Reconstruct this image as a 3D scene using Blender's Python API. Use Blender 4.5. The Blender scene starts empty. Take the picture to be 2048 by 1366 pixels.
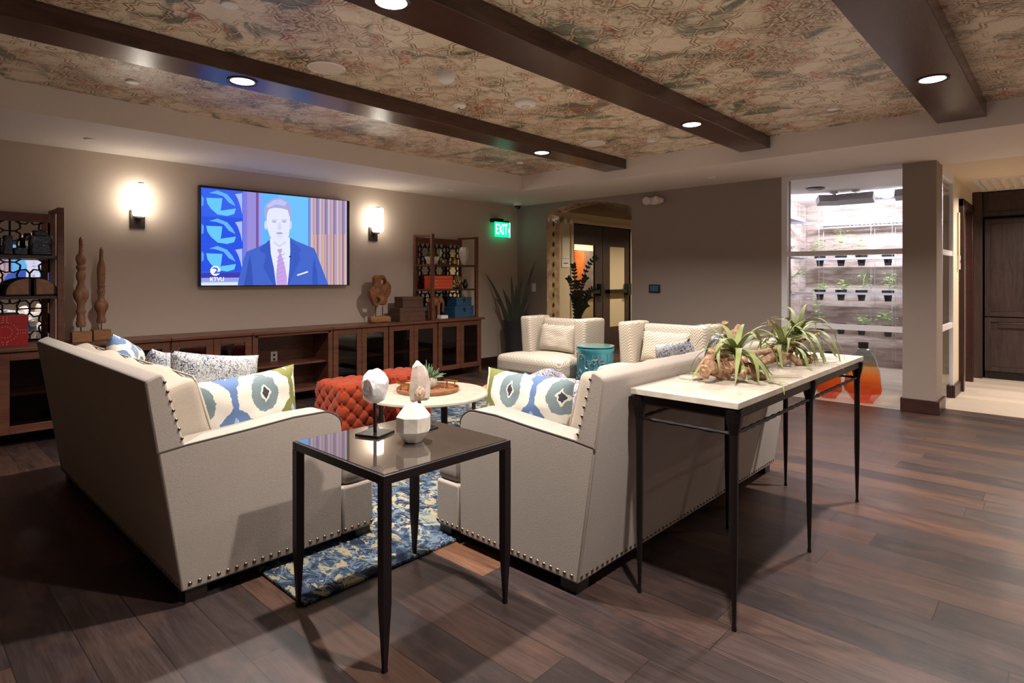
import bpy, bmesh, math, random
from mathutils import Vector, Matrix, noise as mnoise
PI = math.pi
random.seed(7)
COL = bpy.context.scene.collection

# ---------------------------------------------------------------- camera
F_PX = 1195.0; HOR = 557.0; EYE = 1.25
ANG = math.atan(1116 / F_PX)
FWD = Vector((math.cos(ANG), math.sin(ANG), 0)); RGT = Vector((math.sin(ANG), -math.cos(ANG), 0))
cam = bpy.data.cameras.new('camera'); cam.sensor_width = 36.0; cam.lens = 36.0 * F_PX / 2048
cam.shift_y = -(683 - HOR) / 2048; cam.clip_start = 0.05; cam.clip_end = 60
co = bpy.data.objects.new('camera', cam); COL.objects.link(co)
co.location = (0, 0, EYE); co.rotation_euler = (PI / 2, 0, ANG - PI / 2)
sc = bpy.context.scene; sc.camera = co
# ---------------------------------------------------------------- world, exposure
w = bpy.data.worlds.new('world'); sc.world = w; w.use_nodes = True
w.node_tree.nodes['Background'].inputs[0].default_value = (0.05, 0.045, 0.05, 1)
w.node_tree.nodes['Background'].inputs[1].default_value = 0.2
sc.view_settings.view_transform = 'Standard'; sc.view_settings.look = 'None'
sc.view_settings.exposure = 0.10; sc.view_settings.gamma = 1.0; sc.view_settings.use_curve_mapping = False
WARM = (1.0, 0.92, 0.87); CAN_W = 46.0; SCONCE = 14.0; TV_E = 1.0; GROW_W = 22.0
def alight(name, loc, rot, size, power, col=(1, 1, 1), shape='DISK', sy=None, spread=None, parent=None):
    l = bpy.data.lights.new(name, 'AREA'); l.energy = power; l.color = col; l.shape = shape; l.size = size
    if sy: l.size_y = sy
    if spread: l.spread = spread
    o = bpy.data.objects.new(name, l); COL.objects.link(o); o.location = loc; o.rotation_euler = rot
    if parent: o.parent = parent
    return o

# point seen at photo pixel (px,py) on the vertical plane y=Y, x=X or z=Z  (measuring helper)
def ray(px, py): return FWD + RGT * ((px - 1024) / F_PX) + Vector((0, 0, 1)) * ((HOR - py) / F_PX)
def PY(px, py, Y): r = ray(px, py); return Vector((0, 0, EYE)) + r * (Y / r.y)
def PX(px, py, X): r = ray(px, py); return Vector((0, 0, EYE)) + r * (X / r.x)
def PZ(px, py, Z): r = ray(px, py); return Vector((0, 0, EYE)) + r * ((Z - EYE) / r.z)

# ================================================================= materials
MATS = {}
class NT:
    def __init__(s, name):
        s.m = bpy.data.materials.new(name); s.m.use_nodes = True; s.t = s.m.node_tree
        s.b = s.t.nodes['Principled BSDF']; MATS[name] = s.m
        s.tc = s.t.nodes.new('ShaderNodeTexCoord')
    def N(s, typ, **k):
        n = s.t.nodes.new('ShaderNode' + typ)
        for a, v in k.items():
            if a.startswith('_'): setattr(n, a[1:], v)
        return n
    def L(s, a, b): s.t.links.new(a, b)
    def put(s, sock, v):
        if hasattr(v, 'is_linked') or isinstance(v, bpy.types.NodeSocket): s.L(v, sock)
        else: sock.default_value = v
    def M(s, op, a, b=None, c=None):
        n = s.N('Math', _operation=op)
        s.put(n.inputs[0], a)
        if b is not None: s.put(n.inputs[1], b)
        if c is not None: s.put(n.inputs[2], c)
        return n.outputs[0]
    def noise(s, vec, scale, detail=2, rough=.5, dist=0, col=False):
        n = s.N('TexNoise'); s.L(vec, n.inputs['Vector'])
        n.inputs['Scale'].default_value = scale; n.inputs['Detail'].default_value = detail
        n.inputs['Roughness'].default_value = rough; n.inputs['Distortion'].default_value = dist
        return n.outputs['Color' if col else 'Fac']
    def map(s, vec, loc=(0, 0, 0), rot=(0, 0, 0), scale=(1, 1, 1)):
        n = s.N('Mapping'); s.L(vec, n.inputs[0]); n.inputs[1].default_value = loc
        n.inputs[2].default_value = rot; n.inputs[3].default_value = scale; return n.outputs[0]
    def ramp(s, fac, stops, const=False):
        n = s.N('ValToRGB'); s.L(fac, n.inputs[0]); r = n.color_ramp
        r.interpolation = 'CONSTANT' if const else 'LINEAR'
        while len(r.elements) > 1: r.elements.remove(r.elements[0])
        r.elements[0].position = stops[0][0]; r.elements[0].color = (*stops[0][1][:3], 1)
        for p, c in stops[1:]:
            e = r.elements.new(p); e.color = (*c[:3], 1)
        return n.outputs[0]
    def mix(s, fac, a, b, op='MIX'):
        n = s.N('Mix', _data_type='RGBA', _blend_type=op)
        s.put(n.inputs[0], fac)
        for i, v in ((6, a), (7, b)):
            if isinstance(v, tuple): n.inputs[i].default_value = (*v[:3], 1)
            else: s.L(v, n.inputs[i])
        return n.outputs[2]
    def xyz(s, vec):
        n = s.N('SeparateXYZ'); s.L(vec, n.inputs[0]); return n.outputs
    def comb(s, x, y, z=0.0):
        n = s.N('CombineXYZ')
        for i, v in enumerate((x, y, z)): s.put(n.inputs[i], v)
        return n.outputs[0]
    def wn(s, vec):
        n = s.N('TexWhiteNoise'); s.L(vec, n.inputs[0]); return n.outputs[0]
    def bump(s, h, st=.3, dist=.01):
        n = s.N('Bump'); n.inputs['Strength'].default_value = st; n.inputs['Distance'].default_value = dist
        s.L(h, n.inputs['Height']); s.L(n.outputs[0], s.b.inputs['Normal'])
    def set(s, base=None, rough=None, metal=None, spec=None, **k):
        for nm, v in (('Base Color', base), ('Roughness', rough), ('Metallic', metal), ('Specular IOR Level', spec)):
            if v is None: continue
            i = s.b.inputs[nm]
            if isinstance(v, tuple): i.default_value = (*v[:3], 1)
            elif isinstance(v, (int, float)): i.default_value = v
            else: s.L(v, i)
        for nm, v in k.items(): s.b.inputs[nm.replace('_', ' ')].default_value = v
        return s.m
def sr(r, g, b):
    f = lambda c: ((c / 255 + .055) / 1.055) ** 2.4 if c / 255 > .04045 else c / 255 / 12.92
    return (f(r), f(g), f(b))
def simple(name, col, rough=.5, metal=0, spec=.5, var=.0, vs=8, bmp=0, bs=60, **k):
    n = NT(name); o = n.tc.outputs['Object']; c = col
    if var: c = n.mix(n.M('MULTIPLY', n.noise(o, vs, 4), 1.0), tuple(x * (1 - var) for x in col), tuple(min(1, x * (1 + var)) for x in col))
    if bmp: n.bump(n.noise(o, bs, 3), bmp, .01)
    return n.set(c, rough, metal, spec, **k)
def fabric(name, col, scale=420, var=.12, bmp=.25):
    n = NT(name); o = n.tc.outputs['Object']
    a = n.noise(n.map(o, scale=(1, 1, .25)), scale, 2); b = n.noise(n.map(o, scale=(.25, .25, 1)), scale, 2); c = n.noise(o, 5, 3)
    f = n.M('ADD', n.M('MULTIPLY', n.M('ADD', a, b), .4), n.M('MULTIPLY', c, .2))
    cc = n.mix(f, tuple(x * (1 - 2 * var) for x in col), tuple(min(1, x * (1 + 2 * var)) for x in col))
    n.bump(n.M('ADD', a, b), bmp, .002)
    return n.set(cc, .95, 0, .15, Sheen_Weight=.15)
def wood(name, c1, c2, rough=.45, axis=(1, 12, 12), scale=3, bmp=.08, spec=.4):
    n = NT(name); o = n.map(n.tc.outputs['Object'], scale=axis)
    f = n.noise(o, scale, 6, .6, 1.2); g = n.noise(o, scale * 9, 3, .6)
    v = n.M('ADD', n.M('MULTIPLY', f, .75), n.M('MULTIPLY', g, .25))
    c = n.ramp(v, [(.3, c1), (.7, c2)]); n.bump(g, bmp, .004)
    return n.set(c, rough, 0, spec)
def glassy(name, tint=(1, 1, 1), refl=1.0, rough=.0, ior=1.45):
    n = NT(name); t = n.t; t.nodes.remove(n.b)
    tr = n.N('BsdfTransparent'); tr.inputs[0].default_value = (*tint, 1)
    gl = n.N('BsdfGlossy'); gl.inputs['Roughness'].default_value = rough
    fr = n.N('Fresnel'); fr.inputs[0].default_value = ior
    mx = n.N('MixShader'); ge = n.N('NewGeometry'); n.L(n.M('MULTIPLY', n.M('MULTIPLY', fr.outputs[0], refl), n.M('SUBTRACT', 1.0, ge.outputs['Backfacing'])), mx.inputs[0]); n.L(tr.outputs[0], mx.inputs[1]); n.L(gl.outputs[0], mx.inputs[2])
    n.L(mx.outputs[0], t.nodes['Material Output'].inputs[0]); return n.m
def emis(name, col, st):
    n = NT(name); n.set((.0, .0, .0), 1, 0, 0); n.b.inputs['Emission Color'].default_value = (*col[:3], 1) if isinstance(col, tuple) else (0, 0, 0, 1)
    if not isinstance(col, tuple): n.L(col, n.b.inputs['Emission Color'])
    n.b.inputs['Emission Strength'].default_value = st; return n.m

# floor: dark oak planks along Y, joints across X
def plank_mat():
    n = NT('dark_oak_planks'); p = n.xyz(n.tc.outputs['Object'])
    r = n.M('FLOOR', n.M('DIVIDE', n.M('SUBTRACT', p[0], .13 - .005), .18)); fx = n.M('FRACT', n.M('DIVIDE', n.M('SUBTRACT', p[0], .125), .18))
    off = n.M('MULTIPLY', n.wn(n.comb(r, 3.3)), 7.0)
    q = n.M('DIVIDE', n.M('ADD', p[1], off), 1.55); r2 = n.M('FLOOR', q); fy = n.M('FRACT', q)
    idn = n.wn(n.comb(r, r2, 1.7)); id2 = n.wn(n.comb(r2, r, 5.1))
    gv = n.comb(n.M('ADD', n.M('MULTIPLY', p[0], 9.0), n.M('MULTIPLY', idn, 30)), n.M('MULTIPLY', p[1], 1.0), id2)
    g1 = n.noise(gv, 1.6, 6, .6, 1.5); g2 = n.noise(n.map(gv, scale=(6, 1.5, 1)), 4, 4, .65, .5)
    big = n.noise(n.comb(n.M('MULTIPLY', p[0], 3), n.M('MULTIPLY', p[1], 2), idn), 2.0, 3, .6)
    base = n.ramp(idn, [(0, sr(56, 47, 46)), (.3, sr(72, 60, 58)), (.6, sr(82, 66, 61)), (.8, sr(92, 70, 60)), (.95, sr(104, 76, 62)), (1, sr(120, 84, 62))])
    t1 = n.mix(n.ramp(g1, [(.32, (0, 0, 0)), (.72, (1, 1, 1))]), base, (.30, .22, .19), 'MULTIPLY')
    c = n.mix(.8, base, t1); c = n.mix(n.ramp(g2, [(.35, (.45, .45, .45)), (.6, (0, 0, 0))]), c, (.018, .012, .011))
    c = n.mix(n.ramp(big, [(.5, (0, 0, 0)), (.75, (.4, .4, .4))]), c, sr(104, 74, 60))
    ex = n.M('MINIMUM', fx, n.M('SUBTRACT', 1.0, fx)); ey = n.M('MINIMUM', fy, n.M('SUBTRACT', 1.0, fy))
    seam = n.M('MAXIMUM', n.M('LESS_THAN', ex, .010), n.M('LESS_THAN', ey, .0011))
    c = n.mix(n.M('MULTIPLY', seam, .8), c, (.01, .007, .006))
    hgt = n.M('SUBTRACT', n.M('ADD', n.M('MULTIPLY', g2, .35), n.M('MULTIPLY', idn, .5)), n.M('MULTIPLY', seam, 1.5))
    n.bump(hgt, .35, .0025)
    return n.set(c, n.M('ADD', .30, n.M('MULTIPLY', g2, .16)), 0, .45)
plank_mat()
def pale_floor():
    n = NT('pale_wood_tile'); p = n.xyz(n.tc.outputs['Object'])
    r = n.M('FLOOR', n.M('DIVIDE', p[0], .2)); fx = n.M('FRACT', n.M('DIVIDE', p[0], .2)); off = n.M('MULTIPLY', n.wn(n.comb(r, 1.0)), 5)
    q = n.M('DIVIDE', n.M('ADD', p[1], off), 1.2); idn = n.wn(n.comb(r, n.M('FLOOR', q)))
    g = n.noise(n.map(n.tc.outputs['Object'], scale=(14, 1, 1)), 3, 4)
    c = n.ramp(n.M('ADD', n.M('MULTIPLY', g, .6), n.M('MULTIPLY', idn, .4)), [(.2, sr(188, 172, 156)), (.8, sr(222, 208, 192))])
    e = n.M('MINIMUM', fx, n.M('SUBTRACT', 1.0, fx)); c = n.mix(n.M('MULTIPLY', n.M('LESS_THAN', e, .01), .3), c, sr(150, 135, 120))
    return n.set(c, .3, 0, .4)
pale_floor()
def wallpaper():
    n = NT('patterned_wallpaper'); o = n.tc.outputs['Object']
    wob = n.noise(o, 7, 3, .6, col=True)
    v = n.N('VectorMath', _operation='MULTIPLY_ADD'); n.L(wob, v.inputs[0]); v.inputs[1].default_value = (.03, .03, 0); n.L(o, v.inputs[2]); p = n.xyz(v.outputs[0])
    P_ = .46
    def star(ox, oy, rot=False):
        x = n.M('ABSOLUTE', n.M('SUBTRACT', n.M('FRACT', n.M('ADD', n.M('DIVIDE', p[0], P_), ox)), .5)); y = n.M('ABSOLUTE', n.M('SUBTRACT', n.M('FRACT', n.M('ADD', n.M('DIVIDE', p[1], P_), oy)), .5))
        return n.M('MINIMUM', n.M('MAXIMUM', x, y), n.M('MULTIPLY', n.M('ADD', x, y), .7071)), n.M('MAXIMUM', n.M('MAXIMUM', x, y), n.M('MULTIPLY', n.M('ADD', x, y), .7071))
    s0, o0 = star(0, 0); s1, o1 = star(.5, .5); s2, o2 = star(.5, 0); s3, o3 = star(0, .5)
    def near(S, c, w): return n.M('LESS_THAN', n.M('ABSOLUTE', n.M('SUBTRACT', S, c)), w)
    mx = lambda *a: a[0] if len(a) == 1 else n.M('MAXIMUM', a[0], mx(*a[1:]))
    ln = mx(near(s0, .205, .010), near(s0, .25, .010), near(s1, .135, .010), near(s1, .175, .010), near(o2, .15, .007), near(o3, .15, .007), near(o2, .185, .005), near(o3, .185, .005), near(o2, .045, .012), near(o3, .045, .012))
    ln2 = mx(near(s0, .225, .012), near(s1, .152, .010), near(o2, .167, .010), near(o3, .167, .010))
    S = n.M('SUBTRACT', .3, s0)
    n1 = n.noise(n.map(o, loc=(3, 1, 0)), 5.0, 4, .6, .8); n2 = n.noise(n.map(o, loc=(8, 4, 0), scale=(1.3, 1, 1)), 2.6, 4, .62, .8); n3 = n.noise(o, 38, 3, .7)
    fine = n.noise(n.map(o, scale=(1, 1, 1)), 150, 2, .7)
    c = n.mix(n3, sr(226, 208, 184), sr(248, 236, 214))
    brown = n.ramp(n.noise(n.map(o, loc=(1, 7, 0)), 2.2, 5, .65, .5), [(.47, (0, 0, 0)), (.60, (1, 1, 1))])
    c = n.mix(n.M('MULTIPLY', brown, n.ramp(n3, [(.4, (.15, .15, .15)), (.6, (.95, .95, .95))])), c, sr(122, 92, 62))
    neg = n.M('LESS_THAN', S, .08)
    teal = n.M('MULTIPLY', n.ramp(n2, [(.53, (0, 0, 0)), (.62, (.8, .8, .8))]), neg)
    c = n.mix(teal, c, sr(66, 96, 82))
    red = n.M('MULTIPLY', n.ramp(n1, [(.57, (0, 0, 0)), (.66, (.85, .85, .85))]), n.ramp(n3, [(.38, (.2, .2, .2)), (.62, (1, 1, 1))]))
    c = n.mix(red, c, sr(186, 72, 36))
    c = n.mix(n.M('MULTIPLY', n.M('MULTIPLY', ln, n.ramp(n3, [(.3, (.95, .95, .95)), (.7, (.6, .6, .6))])), n.ramp(n.noise(n.map(o, loc=(2, 9, 0)), 5, 3), [(.35, (.35, .35, .35)), (.6, (1, 1, 1))])), c, sr(112, 76, 48))
    c = n.mix(n.M('MULTIPLY', ln2, .55), c, sr(236, 218, 190))
    c = n.mix(.45, c, n.ramp(fine, [(.3, sr(110, 86, 66)), (.7, sr(255, 250, 238))]), 'OVERLAY')
    n.bump(fine, .6, .004)
    return n.set(c, .27, 0, .5)
wallpaper()
def wallm(name, col, rough=.75, strength=.05):
    n = NT(name); o = n.tc.outputs['Object']
    a = n.noise(n.map(o, scale=(8, 8, .5)), 40, 2); b = n.noise(n.map(o, scale=(.5, .5, 8)), 40, 2)
    s = n.M('ADD', a, b); c = n.mix(n.M('MULTIPLY', s, .5), tuple(x * .93 for x in col), tuple(min(1, x * 1.06) for x in col))
    n.bump(s, strength, .003); return n.set(c, rough, 0, .3)
wallm('linen_wallpaper', sr(196, 180, 164)); wallm('soffit_paint', sr(228, 218, 208), .8, .02); wallm('taupe_wall', sr(150, 135, 124))
wallm('hall_paint', sr(206, 188, 158)); wallm('kitchen_paint', sr(215, 198, 172)); wallm('white_paint', sr(225, 222, 224), .8, .02)
wood('beam_wood', sr(54, 30, 22), sr(88, 56, 44), .24, (1, 9, 9), 2.5, .12, .6); wood('trim_wood', sr(44, 24, 20), sr(66, 38, 32), .3, (1, 1, 6), 2)
wood('cabinet_wood', sr(78, 46, 33), sr(118, 74, 55), .38, (1, 1, 10), 2.5); wood('cabinet_top_wood', sr(82, 48, 34), sr(122, 76, 56), .33, (1, 10, 10), 2.5)
wood('dark_veneer', sr(44, 34, 33), sr(74, 58, 56), .4, (8, 8, 1), 2.5); wood('carved_wood', sr(104, 68, 46), sr(168, 122, 88), .6, (4, 4, 1), 6)
wood('block_wood', sr(118, 78, 48), sr(176, 126, 82), .6, (1, 6, 6), 5); wood('root_wood', sr(102, 62, 38), sr(160, 104, 66), .5, (2, 2, 4), 5)
wood('brown_box_wood', sr(74, 50, 40), sr(104, 76, 62), .5, (1, 6, 6), 6); wood('tan_table_wood', sr(166, 110, 70), sr(204, 146, 98), .4, (1, 7, 7), 3)
def concrete():
    n = NT('board_formed_concrete'); o = n.tc.outputs['Object']; p = n.xyz(o)
    a = n.noise(n.map(o, scale=(1, 1, 5)), 3.0, 6, .65); b = n.noise(o, 1.5, 3)
    rows = n.M('FRACT', n.M('DIVIDE', n.M('ADD', p[2], n.M('MULTIPLY', a, .05)), .19)); ln = n.M('LESS_THAN', rows, .05)
    c = n.ramp(a, [(.3, sr(150, 130, 122)), (.5, sr(190, 174, 168)), (.7, sr(214, 202, 198))]); c = n.mix(n.M('MULTIPLY', ln, .4), c, sr(128, 110, 104))
    n.bump(n.M('SUBTRACT', a, ln), .4, .01); return n.set(c, .85, 0, .3)
concrete()
fabric('sofa_linen', sr(154, 143, 132)); fabric('back_cushion_linen', sr(166, 154, 138)); fabric('orange_fabric', sr(150, 56, 28), 300, .1, .1)
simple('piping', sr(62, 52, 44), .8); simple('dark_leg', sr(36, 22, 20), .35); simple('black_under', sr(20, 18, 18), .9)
simple('nail_metal', sr(120, 104, 86), .35, 1); simple('iron', sr(34, 27, 26), .42, .55, .5, bmp=.05); simple('bronze_metal', sr(52, 42, 38), .38, .6)
simple('side_table_metal', sr(30, 22, 24), .4, .3); simple('black_plate', sr(22, 18, 20), .3)
def dark_glass():
    n = NT('black_glass'); return n.set((.05, .038, .03), .02, 0, .5, Coat_Weight=1.0, IOR=1.75)
dark_glass()
def stone(name, c1, c2, rough=.3, sc=4, tr=0):
    n = NT(name); o = n.tc.outputs['Object']; a = n.noise(o, sc, 6, .62, 1.0); c = n.ramp(a, [(.35, c1), (.65, c2)])
    return n.set(c, rough, 0, .5, Subsurface_Weight=tr) if tr else n.set(c, rough, 0, .5)
stone('cream_marble', sr(180, 168, 152), sr(206, 194, 178), .22, 7); stone('coffee_stone', sr(196, 182, 162), sr(212, 200, 180), .2, 10)
stone('white_alabaster', sr(196, 192, 190), sr(236, 234, 232), .4, 14, .2); stone('smoky_quartz', sr(196, 176, 156), sr(226, 214, 204), .15, 14, .2)
stone('amber_face', sr(150, 100, 62), sr(222, 200, 176), .15, 22); stone('white_ceramic', sr(200, 190, 176), sr(232, 226, 212), .35, 9)
def driftm():
    n = NT('driftwood'); o = n.tc.outputs['Object']; a = n.noise(n.map(o, scale=(1, 1, 1)), 26, 5, .65, 1.6); b = n.noise(o, 9, 3)
    c = n.ramp(n.M('ADD', n.M('MULTIPLY', a, .7), n.M('MULTIPLY', b, .3)), [(.36, sr(78, 52, 40)), (.45, sr(150, 112, 84)), (.62, sr(204, 172, 136))]); n.bump(a, .9, .02); return n.set(c, .8, 0, .2)
driftm(); stone('old_stone', sr(90, 82, 72), sr(130, 124, 112), .6, 14)
def chevron():
    n = NT('chevron_fabric'); o = n.tc.outputs['Object']; p = n.xyz(o)
    h = n.M('ADD', p[0], p[1]); zig = n.M('MULTIPLY', n.M('ABSOLUTE', n.M('SUBTRACT', n.M('FRACT', n.M('MULTIPLY', h, 22)), .5)), .06)
    st = n.M('FRACT', n.M('MULTIPLY', n.M('ADD', n.M('ADD', p[2], zig), n.M('MULTIPLY', p[0], .35)), 38))
    c = n.mix(n.M('LESS_THAN', st, .42), sr(198, 188, 172), sr(148, 134, 116)); n.bump(n.noise(o, 300, 2), .2, .003)
    return n.set(c, .95, 0, .1)
chevron()
def tweed(name, dark, light, sc=55):
    n = NT(name); o = n.tc.outputs['Object']; a = n.noise(o, sc, 3, .7, 2.2)
    c = n.ramp(a, [(.0, dark), (.485, light), (.57, sr(110, 118, 134)), (.64, light)], True); c2 = n.ramp(n.noise(o, 7, 2), [(.45, (0, 0, 0)), (.7, (.6, .6, .6))])
    n.bump(a, .5, .006); return n.set(n.mix(c2, c, light), .95, 0, .1)
tweed('navy_tweed', sr(52, 60, 82), sr(186, 183, 176)); tweed('grey_tweed', sr(60, 62, 78), sr(196, 190, 196), 80)
def ikat(name, ring, bandA, bandB, k=7.0, shift=(0, 0)):
    n = NT(name); o = n.tc.outputs['Object']; nz = n.noise(o, 34, 3, .6, col=True)
    v = n.N('VectorMath', _operation='MULTIPLY_ADD'); n.L(nz, v.inputs[0]); v.inputs[1].default_value = (.028, 0, .028); n.L(o, v.inputs[2]); p = n.xyz(v.outputs[0])
    u = n.M('ADD', n.M('MULTIPLY', p[0], k), shift[0]); c_ = n.M('FLOOR', u); fu = n.M('SUBTRACT', n.M('FRACT', u), .5)
    odd = n.M('GREATER_THAN', n.M('FRACT', n.M('MULTIPLY', c_, .5)), .25); o4 = n.M('GREATER_THAN', n.M('FRACT', n.M('MULTIPLY', c_, .25)), .45)
    t = n.M('ADD', n.M('MULTIPLY', p[2], k * .72), n.M('ADD', n.M('MULTIPLY', odd, .5), shift[1])); fv = n.M('SUBTRACT', n.M('FRACT', t), .5)
    d = n.M('SQRT', n.M('ADD', n.M('MULTIPLY', fu, fu), n.M('MULTIPLY', n.M('MULTIPLY', fv, fv), 1.3))); dm = n.M('ADD', n.M('ABSOLUTE', fu), n.M('ABSOLUTE', fv)); wh = sr(200, 193, 180)
    rg = n.M('MULTIPLY', n.M('LESS_THAN', d, .46), n.M('GREATER_THAN', dm, .21)); core = n.M('LESS_THAN', dm, .14)
    wv = n.M('ADD', .10, n.M('MULTIPLY', n.M('COSINE', n.M('MULTIPLY', fv, 2 * PI)), .0)); bw = n.M('MAXIMUM', .11, n.M('SUBTRACT', .52, n.M('MULTIPLY', n.M('ABSOLUTE', fv), 1.5)))
    band = n.M('LESS_THAN', n.M('ABSOLUTE', fu), bw); hole = n.M('LESS_THAN', dm, .10)
    ce = n.mix(rg, wh, ring); ce = n.mix(core, ce, sr(58, 58, 66)); bc = n.mix(o4, bandA, bandB); cb = n.mix(band, wh, bc); cb = n.mix(hole, cb, sr(140, 160, 186))
    c = n.mix(odd, ce, cb); n.bump(n.noise(o, 300, 2), .15, .002)
    return n.set(c, .9, 0, .15)
ikat('ikat_green', sr(108, 122, 124), sr(112, 112, 62), sr(90, 112, 148))
ikat('ikat_blue', sr(96, 118, 150), sr(84, 112, 162), sr(120, 134, 150), 8)
def rugm():
    n = NT('abstract_rug_pile'); o = n.tc.outputs['Object']; a = n.noise(n.map(o, scale=(1, .6, 1)), 15, 4, .62, 1.0); b = n.noise(n.map(o, scale=(1, .6, 1), loc=(5, 3, 0)), 12, 4, .65, 1.0)
    c = n.ramp(a, [(0, sr(42, 50, 66)), (.42, sr(60, 74, 92)), (.5, sr(102, 116, 128)), (.56, sr(48, 58, 76)), (.64, sr(134, 146, 150))], True)
    m = n.ramp(b, [(0, (0, 0, 0)), (.55, (1, 1, 1))], True); c = n.mix(m, c, n.ramp(n.noise(o, 5, 2), [(0, sr(158, 146, 116)), (.55, sr(142, 142, 126))], True))
    n.bump(n.noise(o, 220, 3, .7), .8, .006); return n.set(c, 1, 0, .05)
rugm()
simple('silver_frame', sr(225, 222, 224), .45, 0); simple('white_plastic', sr(240, 236, 230), .4); simple('grille_white', sr(224, 212, 196), .6)
simple('black_plastic', sr(16, 15, 17), .35); simple('sconce_metal', sr(62, 52, 48), .4, .5); simple('brass', sr(198, 150, 78), .3, 1)
simple('galvanised', sr(176, 178, 190), .45, .4); simple('pot_black', sr(30, 29, 38), .5); simple('steel_wire', sr(200, 200, 205), .4, .6)
simple('leaf_green', sr(96, 132, 66), .5, 0, .4, .25, 10); simple('seedling_green', sr(150, 184, 110), .5, 0, .4, .25, 30)
simple('snake_leaf', sr(60, 66, 46), .45, 0, .4, .45, 22); simple('zz_leaf', sr(34, 44, 26), .35, 0, .4, .3, 10)
simple('airplant_leaf', sr(130, 138, 80), .55, 0, .35, .4, 9); simple('succulent', sr(104, 132, 96), .5, 0, .4, .3, 30); simple('moss', sr(44, 76, 32), .9, 0, .2, .4, 60, .5)
simple('planter_charcoal', sr(52, 48, 54), .5); simple('teal_glaze', sr(52, 134, 152), .25, 0, .6, .35, 14); simple('teal_relief', sr(84, 112, 118), .3, 0, .6, .5, 30)
simple('green_glass_top', sr(96, 132, 122), .06, 0, .7); simple('teal_glass', sr(24, 130, 130), .1, 0, .8, .4, 40, .4, 60)
simple('red_leather', sr(158, 24, 22), .4); simple('orange_leather', sr(206, 74, 34), .5); simple('blue_leather', sr(44, 84, 116), .45, 0, .4, .15, 20)
simple('stud', sr(238, 196, 160), .4, .2); simple('log_bark', sr(40, 26, 22), .8, bmp=.6, bs=40); wood('log_face', sr(112, 74, 50), sr(156, 110, 78), .3, (2, 2, 2), 6)
simple('black_ceramic', sr(20, 28, 34), .18, 0, .7, bmp=.5, bs=30); simple('paper', sr(226, 222, 214), .8); simple('label_ink', sr(40, 36, 34), .8)
simple('mirror', (.82, .80, .76), .015, 1); simple('lattice_metal', sr(30, 22, 22), .45, .3)
simple('elephant_brown', sr(140, 92, 58), .45, 0, .4, .3, 14); simple('dark_resin', sr(28, 22, 22), .4); simple('gold_wire', sr(150, 122, 84), .4, .7)
glassy('clear_glass', (.95, .97, .96), 1.0); glassy('cabinet_glass', (.6, .57, .57), 1.6, .02); glassy('door_glass', (.85, .85, .82), 1.0, .02)
def vase_glass():
    n = NT('amber_ombre_glass'); z = n.xyz(n.tc.outputs['Object'])[2]
    c = n.ramp(z, [(.0, sr(246, 138, 66)), (.10, sr(252, 150, 74)), (.24, sr(255, 176, 96)), (.36, sr(250, 222, 180)), (.44, sr(214, 226, 228))])
    t = n.t; t.nodes.remove(n.b); tr = n.N('BsdfTransparent'); n.L(c, tr.inputs[0]); gl = n.N('BsdfGlossy'); gl.inputs['Roughness'].default_value = .03
    tl = n.N('BsdfTranslucent'); n.L(c, tl.inputs[0]); m0 = n.N('MixShader'); m0.inputs[0].default_value = .12; n.L(tr.outputs[0], m0.inputs[1]); n.L(tl.outputs[0], m0.inputs[2])
    fr = n.N('Fresnel'); ge = n.N('NewGeometry'); mx = n.N('MixShader'); n.L(n.M('MULTIPLY', n.M('MINIMUM', 1.0, n.M('MULTIPLY', fr.outputs[0], 2.2)), n.M('SUBTRACT', 1.0, ge.outputs['Backfacing'])), mx.inputs[0]); n.L(m0.outputs[0], mx.inputs[1]); n.L(gl.outputs[0], mx.inputs[2]); n.L(mx.outputs[0], t.nodes['Material Output'].inputs[0])
vase_glass()
def tile_mosaic():
    n = NT('mosaic_tile'); o = n.tc.outputs['Object']; a = n.noise(o, 9, 4, .6)
    c = n.ramp(a, [(.35, sr(164, 134, 104)), (.65, sr(206, 180, 148))]); n.bump(n.noise(o, 12, 2), .4, .01); return n.set(c, .12, 0, .6)
tile_mosaic(); simple('diamond_tile', sr(56, 44, 40), .2)
def painting():
    n = NT('abstract_paint'); o = n.tc.outputs['Object']; a = n.noise(o, 2.3, 5, .6, 1.2)
    p = n.xyz(o); f = n.M('ADD', n.M('MULTIPLY', a, .7), n.M('ADD', n.M('MULTIPLY', p[0], .55), .12))
    c = n.ramp(f, [(.2, sr(170, 60, 40)), (.38, sr(214, 120, 50)), (.47, sr(150, 100, 80)), (.55, sr(110, 108, 112)), (.8, sr(170, 165, 168))]); return n.set(c, .6)
painting()
emis('sconce_glass', (1.0, .90, .77), SCONCE); emis('can_lens', (1.0, .95, .88), 14); emis('exit_glow', (.6, 1.0, .8), 3.2); emis('exit_panel', (.01, .62, .26), 1.9)
emis('grow_tube', (.96, .93, 1.0), 12); emis('thermo_screen', sr(60, 70, 84), .5)

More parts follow.
